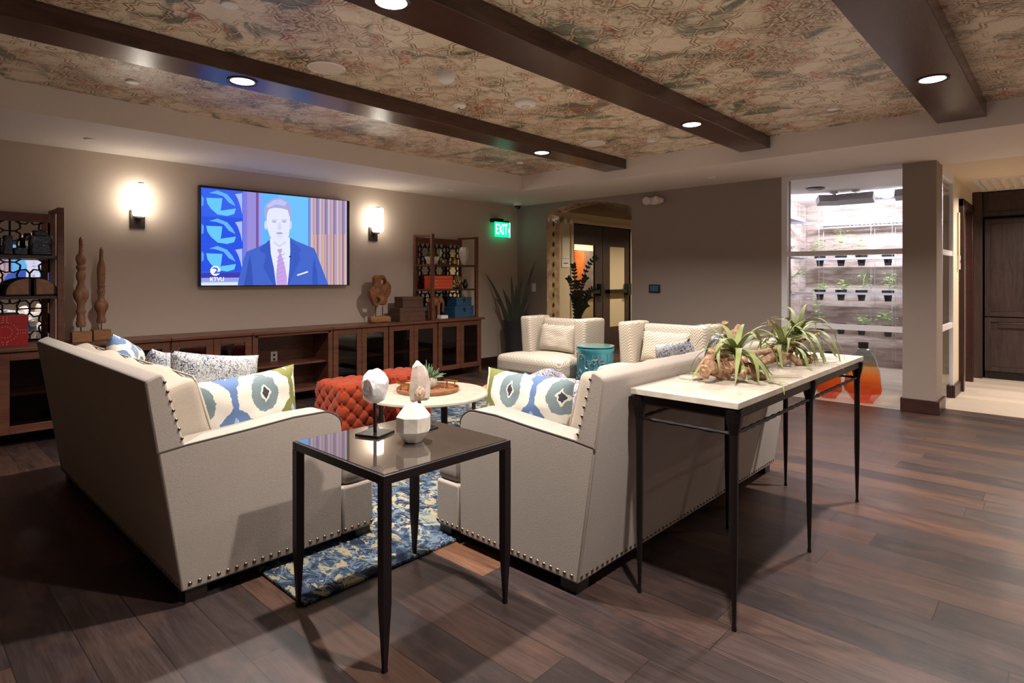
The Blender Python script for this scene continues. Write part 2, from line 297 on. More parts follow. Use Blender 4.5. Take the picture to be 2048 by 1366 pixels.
# ================================================================= mesh building
class MB:
    def __init__(s): s.v = []; s.f = []; s.mi = []; s.cur = 0
    def add(s, vs, fs):
        b = len(s.v); s.v += [tuple(v) for v in vs]; s.f += [tuple(i + b for i in f) for f in fs]; s.mi += [s.cur] * len(fs); return s
    def box(s, x0, y0, z0, x1, y1, z1):
        x0, x1 = sorted((x0, x1)); y0, y1 = sorted((y0, y1)); z0, z1 = sorted((z0, z1))
        return s.add([(x0, y0, z0), (x1, y0, z0), (x1, y1, z0), (x0, y1, z0), (x0, y0, z1), (x1, y0, z1), (x1, y1, z1), (x0, y1, z1)],
                     [(0, 3, 2, 1), (4, 5, 6, 7), (0, 1, 5, 4), (1, 2, 6, 5), (2, 3, 7, 6), (3, 0, 4, 7)])
    def rbox(s, x0, y0, z0, x1, y1, z1, r=.02, n=4, fn=None, seg=3):
        # rounded box: grid faces with clamped core; fn(Vector,uvw)->Vector optional displacement
        c = Vector(((x0 + x1) / 2, (y0 + y1) / 2, (z0 + z1) / 2)); h = Vector((abs(x1 - x0) / 2, abs(y1 - y0) / 2, abs(z1 - z0) / 2)); r = min(r, min(h) * .999)
        def axis(hh, k):
            a = [-hh + r * (1 - math.cos(i / seg * PI / 2)) * 1.0 for i in range(seg)]; m = [(-hh + r) + (2 * hh - 2 * r) * i / k for i in range(k + 1)]
            return a + m + [-q for q in reversed(a)]
        A = [axis(h[i], n) for i in range(3)]; seen = {}; vs = []; fs = []
        def vid(p):
            key = tuple(round(q, 6) for q in p)
            if key in seen: return seen[key]
            q = Vector(p); core = Vector([max(-(h[i] - r), min(h[i] - r, q[i])) for i in range(3)]); d = q - core
            if d.length > 1e-9: q = core + d.normalized() * r
            uvw = Vector([q[i] / h[i] for i in range(3)]); q = q + c
            if fn: q = fn(q, uvw)
            seen[key] = len(vs); vs.append(q); return seen[key]
        for ax in range(3):
            u, w = (ax + 1) % 3, (ax + 2) % 3
            for sg in (-1, 1):
                for i in range(len(A[u]) - 1):
                    for j in range(len(A[w]) - 1):
                        q = []
                        for (a, b) in ((i, j), (i + 1, j), (i + 1, j + 1), (i, j + 1)):
                            p = [0, 0, 0]; p[ax] = sg * h[ax]; p[u] = A[u][a]; p[w] = A[w][b]; q.append(vid(p))
                        if sg < 0: q.reverse()
                        if len(set(q)) > 2: fs.append(tuple(dict.fromkeys(q)))
        return s.add(vs, fs)
    def tube(s, pts, rad, n=8, cap=True, closed=False):
        pts = [Vector(p) for p in pts]; k = len(pts); R = rad if hasattr(rad, '__len__') else [rad] * k
        t0 = (pts[1] - pts[0]).normalized(); up = Vector((0, 0, 1)) if abs(t0.z) < .9 else Vector((1, 0, 0)); nx = t0.cross(up).normalized(); vs = []; fs = []
        for i, p in enumerate(pts):
            if closed: t = (pts[(i + 1) % k] - pts[i - 1]).normalized()
            else: t = (pts[min(i + 1, k - 1)] - pts[max(i - 1, 0)]).normalized()
            nx = (nx - t * nx.dot(t)); nx = nx.normalized() if nx.length > 1e-6 else t.orthogonal().normalized(); ny = t.cross(nx)
            for j in range(n): a = 2 * PI * j / n; vs.append(p + (nx * math.cos(a) + ny * math.sin(a)) * R[i])
        m = k if closed else k - 1
        for i in range(m):
            for j in range(n):
                a = i * n + j; b = i * n + (j + 1) % n; c2 = ((i + 1) % k) * n + (j + 1) % n; d = ((i + 1) % k) * n + j; fs.append((a, b, c2, d))
        if cap and not closed: fs.append(tuple(reversed(range(n)))); fs.append(tuple(range((k - 1) * n, k * n)))
        return s.add(vs, fs)
    def lathe(s, prof, cx=0, cy=0, n=24, cap=True, rot=0, sx=1, sy=1):
        vs = []; fs = []
        for r, z in prof:
            for j in range(n): a = 2 * PI * j / n + rot; vs.append((cx + r * math.cos(a) * sx, cy + r * math.sin(a) * sy, z))
        for i in range(len(prof) - 1):
            for j in range(n): fs.append((i * n + j, i * n + (j + 1) % n, (i + 1) * n + (j + 1) % n, (i + 1) * n + j))
        if cap: fs.append(tuple(reversed(range(n)))); fs.append(tuple(range((len(prof) - 1) * n, len(prof) * n)))
        return s.add(vs, fs)
    def prism(s, poly, ax, a0, a1, bulge=None):
        # poly in the two remaining axes (in order); extruded along ax
        def P3(p, a):
            q = [p[0], p[1]]; q.insert(ax, a); return tuple(q)
        k = len(poly); vs = [P3(p, a0) for p in poly] + [P3(p, a1) for p in poly]
        fs = [(i, (i + 1) % k, (i + 1) % k + k, i + k) for i in range(k)] + [tuple(reversed(range(k))), tuple(range(k, 2 * k))]
        return s.add(vs, fs)
    def bar(s, a, b, w, h, up=(0, 0, 1)):
        a = Vector(a); b = Vector(b); t = (b - a).normalized(); u = Vector(up); x = t.cross(u).normalized(); y = x.cross(t)
        vs = [p + x * (sx * w / 2) + y * (sy * h / 2) for p in (a, b) for sx, sy in ((-1, -1), (1, -1), (1, 1), (-1, 1))]
        return s.add(vs, [(3, 2, 1, 0), (4, 5, 6, 7), (0, 1, 5, 4), (1, 2, 6, 5), (2, 3, 7, 6), (3, 0, 4, 7)])
    def blade(s, pts, wid, up=None, fold=.25):
        # leaf ribbon with slight thickness: closed 3-point v section
        pts = [Vector(p) for p in pts]; k = len(pts); vs = []; fs = []
        for i, p in enumerate(pts):
            t = (pts[min(i + 1, k - 1)] - pts[max(i - 1, 0)]).normalized(); u = Vector(up) if up else Vector((0, 0, 1))
            sd = t.cross(u); sd = sd.normalized() if sd.length > 1e-4 else Vector((1, 0, 0)); nn = sd.cross(t).normalized(); w = wid[i] if hasattr(wid, '__len__') else wid
            vs += [p - sd * w, p - nn * w * fold * .6 - nn * .0004, p + sd * w, p - nn * w * fold + nn * w * fold * .9]
        for i in range(k - 1):
            for j in range(4): fs.append((i * 4 + j, i * 4 + (j + 1) % 4, (i + 1) * 4 + (j + 1) % 4, (i + 1) * 4 + j))
        fs += [(3, 2, 1, 0), tuple(range((k - 1) * 4, k * 4))]
        return s.add(vs, fs)
    def ico(s, c, r, sub=2, fn=None, sc=(1, 1, 1)):
        bm = bmesh.new(); bmesh.ops.create_icosphere(bm, subdivisions=sub, radius=1.0); vs = []
        for v in bm.verts:
            q = v.co.copy(); q = fn(q) if fn else q; vs.append(Vector(c) + Vector((q.x * sc[0], q.y * sc[1], q.z * sc[2])) * r)
        fs = [tuple(v.index for v in f.verts) for f in bm.faces]; bm.free(); return s.add(vs, fs)
    def build(s, name, mats, parent=None, auto=38, T=None, loc=None):
        me = bpy.data.meshes.new(name); vs = s.v if T is None else [tuple(T @ Vector(v)) for v in s.v]
        me.from_pydata(vs, [], s.f); mats = [mats] if isinstance(mats, str) else mats
        for m in mats: me.materials.append(MATS[m])
        for p, i in zip(me.polygons, s.mi): p.material_index = i
        bm = bmesh.new(); bm.from_mesh(me); bmesh.ops.recalc_face_normals(bm, faces=bm.faces)
        lim = math.radians(auto)
        for f in bm.faces: f.smooth = auto > 0
        for e in bm.edges:
            if len(e.link_faces) == 2 and e.calc_face_angle(0) > lim: e.smooth = False
        bm.to_mesh(me); bm.free(); o = bpy.data.objects.new(name, me); COL.objects.link(o)
        if parent: o.parent = parent
        if loc: o.location = loc
        return o
def bevel(o, w, seg=2):
    m = o.modifiers.new('bevel', 'BEVEL'); m.width = w; m.segments = seg; m.limit_method = 'ANGLE'; m.angle_limit = math.radians(40); return o
def tag(o, label=None, cat=None, group=None, kind=None):
    if label: o['label'] = label
    if cat: o['category'] = cat
    if group: o['group'] = group
    if kind: o['kind'] = kind
    return o
def thing(name, label, cat, loc=(0, 0, 0), rz=0, group=None):
    o = bpy.data.objects.new(name, None); COL.objects.link(o); o.location = loc; o.rotation_euler = (0, 0, rz); o.empty_display_size = .1
    return tag(o, label, cat, group)
def struct(name, mb, m, auto=38): return tag(mb.build(name, m, auto=auto), kind='structure')
def dup(root, loc, rz=None, label=None, group=None):
    r = root.copy(); COL.objects.link(r); r.location = loc
    if rz is not None: r.rotation_euler = (0, 0, rz)
    if label: r['label'] = label
    if group: r['group'] = group
    for ch in list(root.children):
        c = ch.copy(); COL.objects.link(c); c.parent = r
        for g in ch.children: d = g.copy(); COL.objects.link(d); d.parent = c
    return r
# ================================================================= setting
H = 2.335; TZ = 2.525; YW = 6.10; XW = 6.65; XL = -2.6; YB = -2.6
m = MB(); m.box(XL - .1, YB - .1, -.1, 6.67, 6.2, 0).box(6.67, YB - .1, -.1, 7.03, .893, 0).box(6.67, 3.05, -.1, 11, 7.6, 0); struct('floor', m, 'dark_oak_planks')
m = MB(); m.box(6.67, .893, -.1, 9.9, 3.05, 0.002).box(7.03, YB - .1, -.1, 9.9, .893, 0.002); struct('floor', m, 'pale_wood_tile')
m = MB(); m.box(XL - .1, YB - .1, TZ, 5.5, 4.97, TZ + .08); struct('ceiling', m, 'patterned_wallpaper')
m = MB(); m.box(XL - .1, 4.97, H, 5.5, 6.2, TZ + .08).box(5.5, YB - .1, H, 6.95, 6.2, TZ + .08); struct('ceiling', m, 'soffit_paint')
m = MB(); m.box(6.95, YB - .1, H, 9.9, .9, H + .1); struct('ceiling', m, 'kitchen_paint')
m = MB(); m.box(6.95, .9, H + .03, 9.9, 3.05, H + .13); struct('ceiling', m, 'white_paint')
m = MB(); m.box(6.95, 3.05, 2.295, 11, 7.6, 2.4); struct('ceiling', m, 'beam_wood')
m = MB(); m.box(XL - .1, YW, 0, 6.95, YW + .1, H); struct('wall_back', m, 'linen_wallpaper')
m = MB(); m.box(XL - .1, YB, 0, XL, YW, TZ); struct('wall_left', m, 'linen_wallpaper')
m = MB(); m.box(XL - .1, YB - .1, 0, 9.9, YB, TZ); struct('wall_front', m, 'linen_wallpaper')
# arch wall
m = MB(); m.box(XW, 5.53, 0, 6.95, YW, H).box(XW, 2.262, 0, 6.95, 4.11, H)
y0, y1, zs, za = 4.11, 5.53, 2.185, 2.305; hw = (y1 - y0) / 2; sg = za - zs; R = (hw * hw + sg * sg) / (2 * sg); arc = []
for i in range(25):
    y = y0 + (y1 - y0) * i / 24; arc.append((y, za - R + math.sqrt(R * R - (y - (y0 + y1) / 2) ** 2)))
for i in range(24):
    a, b = arc[i], arc[i + 1]; m.prism([a, b, (b[0], H), (a[0], H)], 0, XW, 6.95)
struct('wall_right', m, 'taupe_wall')
# mosaic tile lining of the arch (jamb and soffit of the arch)
m = MB(); m.box(XW + .004, 5.522, 0, 6.946, 5.53, zs)
for i in range(24):
    a, b = arc[i], arc[i + 1]; m.prism([(a[0], a[1] - .008), (b[0], b[1] - .008), b, a], 0, XW + .004, 6.946)
m.cur = 1; x = (XW + 6.95) / 2
for k in range(16):
    z = .12 + k * .148
    if z < 2.15: m.prism([(x - .027, z), (x, z - .042), (x + .027, z), (x, z + .042)], 1, 5.517, 5.523)
for k in range(1, 12):
    a = arc[k * 2]; yy, zz = a; m.add([(x, yy - .045, zz - .012), (x + .03, yy, zz - .012), (x, yy + .045, zz - .012), (x - .03, yy, zz - .012)], [(0, 1, 2, 3)])
struct('trim_1', m, ['mosaic_tile', 'diamond_tile'])
# pillar and the head over the glass
m = MB(); m.box(XW, .893, 0, 7.0, 1.158, H); struct('wall_pillar', m, 'taupe_wall')
m = MB(); m.box(XW - .012, .87, 0, 6.84, 1.175, .125).box(6.84, .87, 0, 7.02, .893, .125); bevel(struct('baseboard_pillar', m, 'trim_wood'), .004)
m = MB(); m.box(XL, YW - .018, 0, XW, YW, .12); struct('baseboard_back', m, 'trim_wood')
m = MB(); m.box(XW - .018, 5.53, 0, XW, YW - .018, .12).box(XW - .018, 2.26, 0, XW, 4.11, .12); struct('baseboard_right', m, 'trim_wood')
m = MB(); m.box(XL, YB, 0, XL + .018, YW - .018, .12); struct('baseboard_left', m, 'trim_wood')
# garden glazing: frame, bars, pane
m = MB(); m.box(XW + .005, 1.158, 2.29, XW + .06, 2.262, 2.365).box(XW + .005, 2.205, 0, XW + .06, 2.262, 2.29).box(XW + .01, 1.158, 1.485, XW + .055, 2.205, 1.535).box(XW + .01, 1.158, .735, XW + .055, 2.205, .79)
struct('trim_2', m, 'silver_frame')
m = MB(); m.box(XW + .028, 1.158, 0.002, XW + .036, 2.205, 2.29); struct('window_1', m, 'clear_glass')
m = MB(); m.box(7.0, .895, 2.25, 7.78, .935, 2.365).box(7.0, .9, 1.485, 7.78, .93, 1.535).box(7.0, .9, .735, 7.78, .93, .79).box(7.74, .895, 0.002, 7.78, .935, 2.25); struct('trim_3', m, 'silver_frame')
m = MB(); m.box(7.0, .912, .004, 7.74, .92, 2.25); struct('window_2', m, 'clear_glass')
m = MB(); m.box(9.8, .9, 0, 9.9, 3.05, H + .03).box(6.95, 2.95, 0, 9.8, 3.05, H + .03); struct('wall_garden', m, 'board_formed_concrete')
m = MB(); m.box(8.9, .93, 0, 9.8, 1.45, H + .03); struct('wall_closet', m, 'white_paint')
# kitchen side: short wall, dark door casing, end wall
m = MB(); m.box(7.78, .9, 0, 8.22, .99, H).box(9.12, .9, 0, 9.5, .99, H).box(8.22, .9, 2.12, 9.12, .99, H); struct('wall_kitchen', m, 'kitchen_paint')
m = MB(); m.box(9.9, YB, 0, 10, .9, H); struct('wall_far', m, 'kitchen_paint')
m = MB(); m.box(7.70, .875, 0, 8.22, .9, .13).box(7.68, .9, 0, 7.78, .99, .13); bevel(struct('baseboard_kitchen', m, 'trim_wood'), .004)
m = MB(); m.box(8.2, .855, 0, 8.3, .99, 2.13).box(9.05, .855, 0, 9.15, .99, 2.13).box(8.2, .855, 2.05, 9.15, .99, 2.13); bevel(struct('trim_4', m, 'trim_wood'), .004)
m = MB(); m.box(8.3, .945, .005, 9.05, .985, 2.05); struct('door_1', m, 'trim_wood')
# hall
m = MB(); m.box(6.95, 5.76, 0, 7.58, 5.86, 2.295).box(9.28, 5.76, 0, 11, 5.86, 2.295).box(7.58, 5.76, 2.13, 9.28, 5.86, 2.295); struct('wall_hall', m, 'hall_paint')
m = MB(); m.box(6.95, 3.05, 0, 11, 3.1, 2.295).box(10.9, 3.1, 0, 11, 7.6, 2.295).box(6.95, 7.3, 0, 10.9, 7.4, 2.295).box(6.95, 5.86, 0, 7.0, 7.3, 2.295); struct('wall_hall', m, 'hall_paint')
m = MB(); m.box(7.52, 5.742, 0, 7.58, 5.86, 2.19).box(9.28, 5.742, 0, 9.34, 5.86, 2.19).box(7.58, 5.742, 2.13, 9.28, 5.86, 2.19); struct('trim_5', m, 'hall_paint')
def door_leaf(name, xa, xb, hinge_left):
    t = tag(bpy.data.objects.new(name, None), kind='structure'); COL.objects.link(t)
    m = MB(); ya, yb = 5.775, 5.815; w1 = .17
    gx0, gx1 = (xa + .04, xb - .21) if hinge_left else (xa + .21, xb - .13)
    m.box(xa, ya, .01, gx0, yb, 2.12).box(gx1, ya, .01, xb, yb, 2.12).box(gx0, ya, 1.80, gx1, yb, 2.12).box(gx0, ya, .01, gx1, yb, .42).box(gx0, ya, 1.02, gx1, yb, 1.06)
    bevel(m.build('door_frame', 'dark_veneer', t), .003)
    MB().box(gx0, 5.79, .42, gx1, 5.80, 1.80).build('door_pane', 'door_glass' if hinge_left else 'hall_paint', t)
    MB().box(xa + .06, 5.70, 1.0, xb - .06, 5.735, 1.06).box(xa + .06, 5.70, 1.0, xa + .1, 5.775, 1.06).box(xb - .16, 5.69, .96, xb - .06, 5.775, 1.16).build('push_bar', 'black_plastic', t)
door_leaf('door_2', 7.60, 8.42, True); door_leaf('door_3', 8.44, 9.26, False)

# ceiling beams
for i, (a, b) in enumerate(((3.465, 3.735), (1.965, 2.235), (.44, .735))):
    m = MB(); m.box(XL, a, 2.42, 5.5, b, TZ); bevel(struct('trim_%d' % (6 + i), m, 'beam_wood'), .003)

# ================================================================= lights in the beams
names = {(1.5, 3.59): 'lit recessed downlight in the beam nearest the television wall, left of its pair', (4.25, 3.59): 'lit recessed downlight in the beam nearest the television wall, near its right end',
         (1.5, 2.1): 'lit recessed downlight cut by the top edge, in the middle beam', (4.25, 2.1): 'lit recessed downlight near the right end of the middle beam',
         (1.5, .59): 'recessed downlight in the right-hand beam above the camera', (4.25, .59): 'lit recessed downlight in the wide beam at the right of the photo'}
first = None
for (x, y), lab in names.items():
    if first is None:
        first = thing('recessed_light', lab, 'ceiling light', (x, y, 2.42), 0, 'recessed lights in the ceiling beams')
        MB().lathe([(.066, 0), (.085, 0), (.085, -.006), (.066, -.003)], n=32, cap=False).build('trim_ring', 'trim_wood', first)
        MB().lathe([(.067, -.001), (.06, -.004), (.001, -.006)], n=32, cap=False).build('lens', 'can_lens', first)
        alight('downlight_glow', (0, 0, -.012), (0, 0, 0), .075, CAN_W, WARM, spread=math.radians(140), parent=first); c = first
    else: c = dup(first, (x, y, 2.42), label=lab)
def ceil_disc(px, py, z, lab, r=.04):
    p = PZ(px, py, z); return tag(MB().lathe([(r, 0), (r, -.006), (r * .9, -.010), (.001, -.011)], n=24).build('sprinkler_cover', 'white_plastic', loc=p), lab, 'sprinkler cover', 'sprinkler covers')
for px, py, z, lab in ((265, 163, TZ, 'round white sprinkler cover on the wallpaper left of the beam light by the television'), (459, 8, TZ, 'round white sprinkler cover at the top edge of the photo'), (1302, 281, TZ, 'small round white sprinkler cover between the two left beams, by the soffit'),
                       (1040, 325, TZ, 'small white sprinkler cover near the tray corner by the television wall'), (1665, 217, TZ, 'small white sprinkler cover left of the right-hand beam'), (180, 278, H, 'white sprinkler cover on the soffit at the far left'),
                       (904, 380, H, 'white sprinkler cover on the soffit above the right bookcase'), (1423, 354, H, 'white sprinkler cover on the soffit left of the glass room')): ceil_disc(px, py, z, lab)
for px, py, lab in ((653, 134, 'larger round grey ceiling speaker grille near the television'), (1187, 286, 'round ceiling speaker grille beside the far beam end')):
    p = PZ(px, py, TZ); t = thing('ceiling_speaker', lab, 'speaker', p, 0, 'ceiling speakers'); MB().lathe([(.112, 0), (.112, -.008), (.104, -.012), (.1, -.009)], n=40, cap=False).build('rim', 'white_plastic', t); MB().lathe([(.102, -.008), (.06, -.012), (.001, -.013)], n=40, cap=False).build('grille', 'grille_white', t)
p = PZ(918, 209, TZ); t = thing('smoke_detector', 'small round smoke detector left of the larger one', 'smoke detector', p, 0, 'smoke detectors'); MB().lathe([(.052, 0), (.052, -.012), (.044, -.022), (.02, -.028), (.001, -.028)], n=32).build('housing', 'white_plastic', t); MB().lathe([(.012, -.027), (.010, -.031), (.001, -.031)], n=12).build('sensor', 'black_plastic', t)
p = PZ(1051, 202, TZ); t = thing('smoke_detector', 'larger round smoke detector with a ringed centre', 'smoke detector', p, 0, 'smoke detectors'); MB().lathe([(.08, 0), (.08, -.022), (.07, -.034), (.03, -.04), (.001, -.04)], n=36).build('housing', 'white_plastic', t); MB().lathe([(.034, -.039), (.03, -.047), (.022, -.047), (.018, -.04)], n=24, cap=False).build('sensor', 'grille_white', t)
tag(MB().lathe([(.062, 0), (.06, -.02), (.048, -.045), (.025, -.062), (.001, -.066)], n=32).build('occupancy_sensor', 'white_plastic', loc=PZ(892, 146, TZ)), 'white domed occupancy sensor on the wallpaper ceiling', 'sensor')
p = PZ(1036, 406, H); t = thing('security_camera', 'white dome security camera on the soffit in the far corner', 'security camera', p); MB().lathe([(.062, 0), (.062, -.03), (.05, -.04)], n=28).build('housing', 'white_plastic', t); MB().lathe([(.044, -.04), (.042, -.06), (.026, -.082), (.001, -.09)], n=28).build('dome', 'black_plastic', t)
p = Vector((8.75, .45, H)); t = thing('ceiling_vent', 'rectangular slatted vent in the kitchen ceiling', 'vent', p); m = MB()
m.box(-.5, -.33, -.012, .5, -.29, 0).box(-.5, .29, -.012, .5, .33, 0).box(-.5, -.29, -.012, -.46, .29, 0).box(.46, -.29, -.012, .5, .29, 0); m.build('frame', 'silver_frame', t); m = MB()
for k in range(7): m.bar((-.46, -.25 + k * .083, -.01), (.46, -.25 + k * .083, -.01), .05, .004, (0, .6, .8))
m.build('louvre', 'grille_white', t)

# wall things
def sconce(px0, lab):
    x = PY(px0, 400, 6.0).x; t = thing('wall_sconce', lab, 'wall lamp', (x, YW, 0), 0, 'wall sconces beside the television')
    bevel(MB().box(-.058, -.02, 1.70, .058, 0, 1.86).build('back_plate', 'sconce_metal', t), .003); bevel(MB().box(-.03, -.10, 1.78, .03, -.02, 1.84).build('arm', 'sconce_metal', t), .003)
    MB().rbox(-.055, -.155, 1.80, .055, -.055, 2.085, r=.02, n=3).build('glass_shade', 'sconce_glass', t)
    MB().box(-.02, -.12, 2.083, .02, -.09, 2.098).build('finial', 'sconce_metal', t)
sconce(281, 'lit frosted glass wall sconce left of the television'); sconce(755, 'lit frosted glass wall sconce right of the television')
p = PX(1312, 402, XW); t = thing('emergency_light', 'white twin-head emergency light high on the wall right of the arch', 'emergency light', p); MB().ico((-.03, 0, 0), .1, 3, sc=(.5, 1.25, .5)).build('housing', 'white_plastic', t)
for s in (-1, 1): MB().lathe([(.02, 0), (.045, .01), (.05, .05), (.042, .055), (.001, .05)], n=20).build('lamp_head', 'grille_white', t, T=Matrix.Translation((-.08, s * .085, -.005)) @ Matrix.Rotation(-PI / 2, 4, 'Y') @ Matrix.Rotation(s * .5, 4, 'X'))
p = PX(1310, 577, XW); t = thing('thermostat', 'small black touchscreen thermostat on the grey wall', 'thermostat', p); bevel(MB().box(-.022, -.075, -.05, 0, .075, .05).build('housing', 'black_plastic', t), .004); MB().box(-.024, -.055, -.033, -.021, .055, .035).build('display', 'thermo_screen', t)
p = PX(1068, 575, XW); t = thing('light_switch', 'white light switch plate on the wall by the arch', 'light switch', p); bevel(MB().box(-.008, -.038, -.06, 0, .038, .06).build('plate', 'white_plastic', t), .002); MB().box(-.013, -.016, -.033, -.007, .016, .033).build('rocker', 'white_plastic', t)

for x, lab in ((.6, 'added fill-light sconce behind the camera, left of the second television'), (3.5, 'added fill-light sconce behind the camera, right of the second television')):  # two sconces added out of view to give the room more fill light
    s_ = [o for o in COL.objects if o.name == 'wall_sconce'][0]; dup(s_, (x, YB, 0), PI, lab, 'added fill-light sconces behind the camera')

# exit sign
t = thing('exit_sign', 'green lit edge-glow exit sign on a bracket by the corner', 'exit sign', (6.24, YW, 1.95))
bevel(MB().box(-.20, -.10, .115, .12, -.06, .14).box(-.14, -.09, .13, .02, 0, .165).build('bracket', 'black_plastic', t), .003); MB().lathe([(.03, 0), (.03, .05), (.02, .06)], n=16).build('lamp_head', 'black_plastic', t, T=Matrix.Translation((-.2, -.05, .13)) @ Matrix.Rotation(PI / 2, 4, 'X'))
MB().box(-.155, -.085, -.1, .15, -.075, .115).build('panel', 'exit_panel', t)
def text_mesh(s, size, loc, rot, mname, parent, name, ext=.001, sx=1.0, bold=0.0):
    cu = bpy.data.curves.new(name, 'FONT'); cu.body = s; cu.size = size; cu.extrude = ext; cu.align_x = 'CENTER'; cu.align_y = 'CENTER'; cu.offset = bold
    o = bpy.data.objects.new(name, cu); COL.objects.link(o); bpy.context.view_layer.update()
    me = bpy.data.meshes.new_from_object(o.evaluated_get(bpy.context.evaluated_depsgraph_get())); bpy.data.objects.remove(o)
    me.materials.clear(); me.materials.append(MATS[mname]); q = bpy.data.objects.new(name, me); COL.objects.link(q); q.location = loc; q.rotation_euler = rot; q.scale = (sx, 1, 1)
    if parent: q.parent = parent
    return q
text_mesh('EXIT', .215, (-.022, -.088, .005), (PI / 2, 0, 0), 'exit_glow', t, 'lettering', sx=.56, bold=.001)
MB().prism([(.118, -.03), (.14, 0), (.118, .03), (.118, .018), (.13, 0), (.118, -.018)], 1, -.089, -.086).build('arrow', 'exit_glow', t)
MB().box(.148, -.09, -.1, .156, -.072, .115).build('lit_edge', 'exit_glow', t)

# ================================================================= television
def tvpic(name, off=0, mir=False):
    t = thing(name, '', 'television'); y = -0.055
    pts = lambda X, Y: (lambda v: (v.x - 2.924, v.z - 1.655))(PY(380 + X / 5.691, 360 + Y / 5.691, 6.045))
    bevel(MB().box(-.808, -.05, -.484, .808, 0, .484).build('housing', 'black_plastic', t), .004)
    m = MB(); cols = []; lay = [0]
    def col(c, e=1.0):
        nm = 'tv_%d_%d_%d' % c
        if nm not in MATS: emis(nm, sr(*c), TV_E * e)
        if nm not in cols: cols.append(nm)
        m.cur = cols.index(nm)
    def poly(P, c):
        col(c); lay[0] += 1; yy = y - lay[0] * .00012; q = [pts(*p) for p in P]
        m.add([(a, yy, b) for a, b in q], [tuple(range(len(q)))])
    def ell(cx, cy, rx, ry, c, n=18): poly([(cx + rx * math.cos(2 * PI * i / n), cy + ry * math.sin(2 * PI * i / n)) for i in range(n)], c)
    def full(X0, X1, Yt, Yb, c): poly([(X0, Yt), (X1, Yt), (X1, Yb), (X0, Yb)], c)
    topY = lambda X: 86 + (X - 115) * .0942; botY = lambda X: 1200 - (X - 115) * .005
    def col_band(X0, X1, c): poly([(X0, topY(X0)), (X1, topY(X1)), (X1, botY(X1)), (X0, botY(X0))], c)
    col_band(115, 1770, (60, 110, 235)); col_band(115, 600, (52, 92, 226)); col_band(590, 640, (128, 124, 216)); col_band(640, 740, (150, 140, 214)); col_band(740, 770, (120, 90, 150)); col_band(770, 800, (150, 150, 245))
    col_band(800, 1335, (100, 178, 255)); col_band(1000, 1335, (112, 190, 255)); col_band(1335, 1345, (60, 130, 230))
    for k in range(22):
        X = 1345 + k * 19.4; col_band(X, min(1770, X + 19.5), [(150, 138, 190), (206, 186, 196), (172, 150, 178), (196, 170, 176), (140, 118, 158)][k % 5])
    for k in range(11): poly([(1380 + k * 36, 620), (1392 + k * 36, 620), (1392 + k * 36, 1193), (1380 + k * 36, 1193)], (216, 170, 140))
    for k, d in enumerate((0, 318, 630)):
        a = 1 - .04 * k
        poly([(120, 100 + d + 0), (590, 140 + d * .95), (590, 432 + d * .97), (120, 405 + d)], (46, 84, 224) if k else (58, 98, 232))
        poly([(172, 205 + d), (355, 212 + d), (345, 300 + d), (335, 352 + d), (510, 327 + d), (490, 390 + d), (410, 412 + d), (300, 395 + d), (225, 330 + d), (185, 270 + d)], (104, 196, 255))
        poly([(205, 150 + d), (300, 122 + d), (410, 165 + d), (470, 235 + d), (505, 300 + d), (430, 262 + d), (370, 190 + d), (280, 160 + d)], (98, 176, 255))
        poly([(500, 165 + d), (582, 152 + d), (582, 395 + d), (560, 300 + d), (530, 215 + d)], (172, 184, 240)); poly([(118, 180 + d), (145, 210 + d), (140, 290 + d), (118, 300 + d)], (86, 160, 255))
    poly([(115, 1060), (600, 1050), (600, 1110), (115, 1115)], (66, 60, 170)); poly([(115, 1115), (600, 1110), (600, 1198), (115, 1200)], (150, 160, 232)); poly([(115, 1165), (560, 1160), (560, 1198), (115, 1200)], (214, 226, 250))
    su = (70, 102, 200)
    poly([(528, 1197), (545, 1110), (575, 1000), (598, 900), (625, 820), (760, 765), (850, 720), (895, 670), (1118, 655), (1200, 700), (1400, 780), (1440, 880), (1500, 1040), (1560, 1193)], su)
    poly([(600, 1197), (640, 980), (670, 850), (690, 1000), (705, 1197)], (56, 84, 180)); poly([(1375, 1195), (1380, 1000), (1400, 880), (1430, 1050), (1440, 1194)], (58, 86, 184))
    poly([(893, 668), (1120, 655), (1128, 760), (1118, 950), (1108, 1195), (965, 1196), (940, 1000), (905, 840)], (226, 232, 255))
    poly([(895, 690), (905, 840), (965, 1196), (930, 1196), (820, 1000), (850, 850), (770, 800), (820, 740)], (60, 90, 190)); poly([(1122, 680), (1240, 780), (1255, 810), (1220, 830), (1245, 900), (1105, 1195), (1095, 1195), (1128, 900)], (62, 92, 192))
    poly([(978, 790), (1030, 782), (1034, 812), (1018, 832), (1060, 960), (1088, 1100), (1090, 1195), (970, 1196), (964, 1080), (985, 900), (1000, 832), (984, 818)], (196, 160, 226))
    for k in range(7): poly([(972, 880 + k * 46), (1060, 835 + k * 50), (1064, 842 + k * 50), (972, 889 + k * 46)], (180, 146, 218))
    poly([(930, 640), (1080, 640), (1075, 720), (1000, 765), (935, 720)], (206, 206, 244))
    ell(848, 515, 18, 52, (212, 214, 250)); ell(1127, 515, 16, 50, (206, 208, 248))
    poly([(868, 320), (960, 300), (1060, 305), (1105, 330), (1122, 430), (1118, 560), (1108, 640), (1070, 700), (1005, 745), (940, 700), (895, 645), (866, 560), (856, 440)], (226, 228, 255))
    poly([(835, 450), (828, 340), (850, 275), (920, 218), (1000, 204), (1080, 235), (1130, 300), (1142, 390), (1132, 455), (1112, 400), (1096, 345), (1030, 325), (950, 318), (890, 330), (868, 365), (852, 440)], (166, 168, 222))
    poly([(850, 300), (930, 235), (1010, 222), (1090, 262), (1060, 300), (960, 280), (880, 320)], (190, 192, 238))
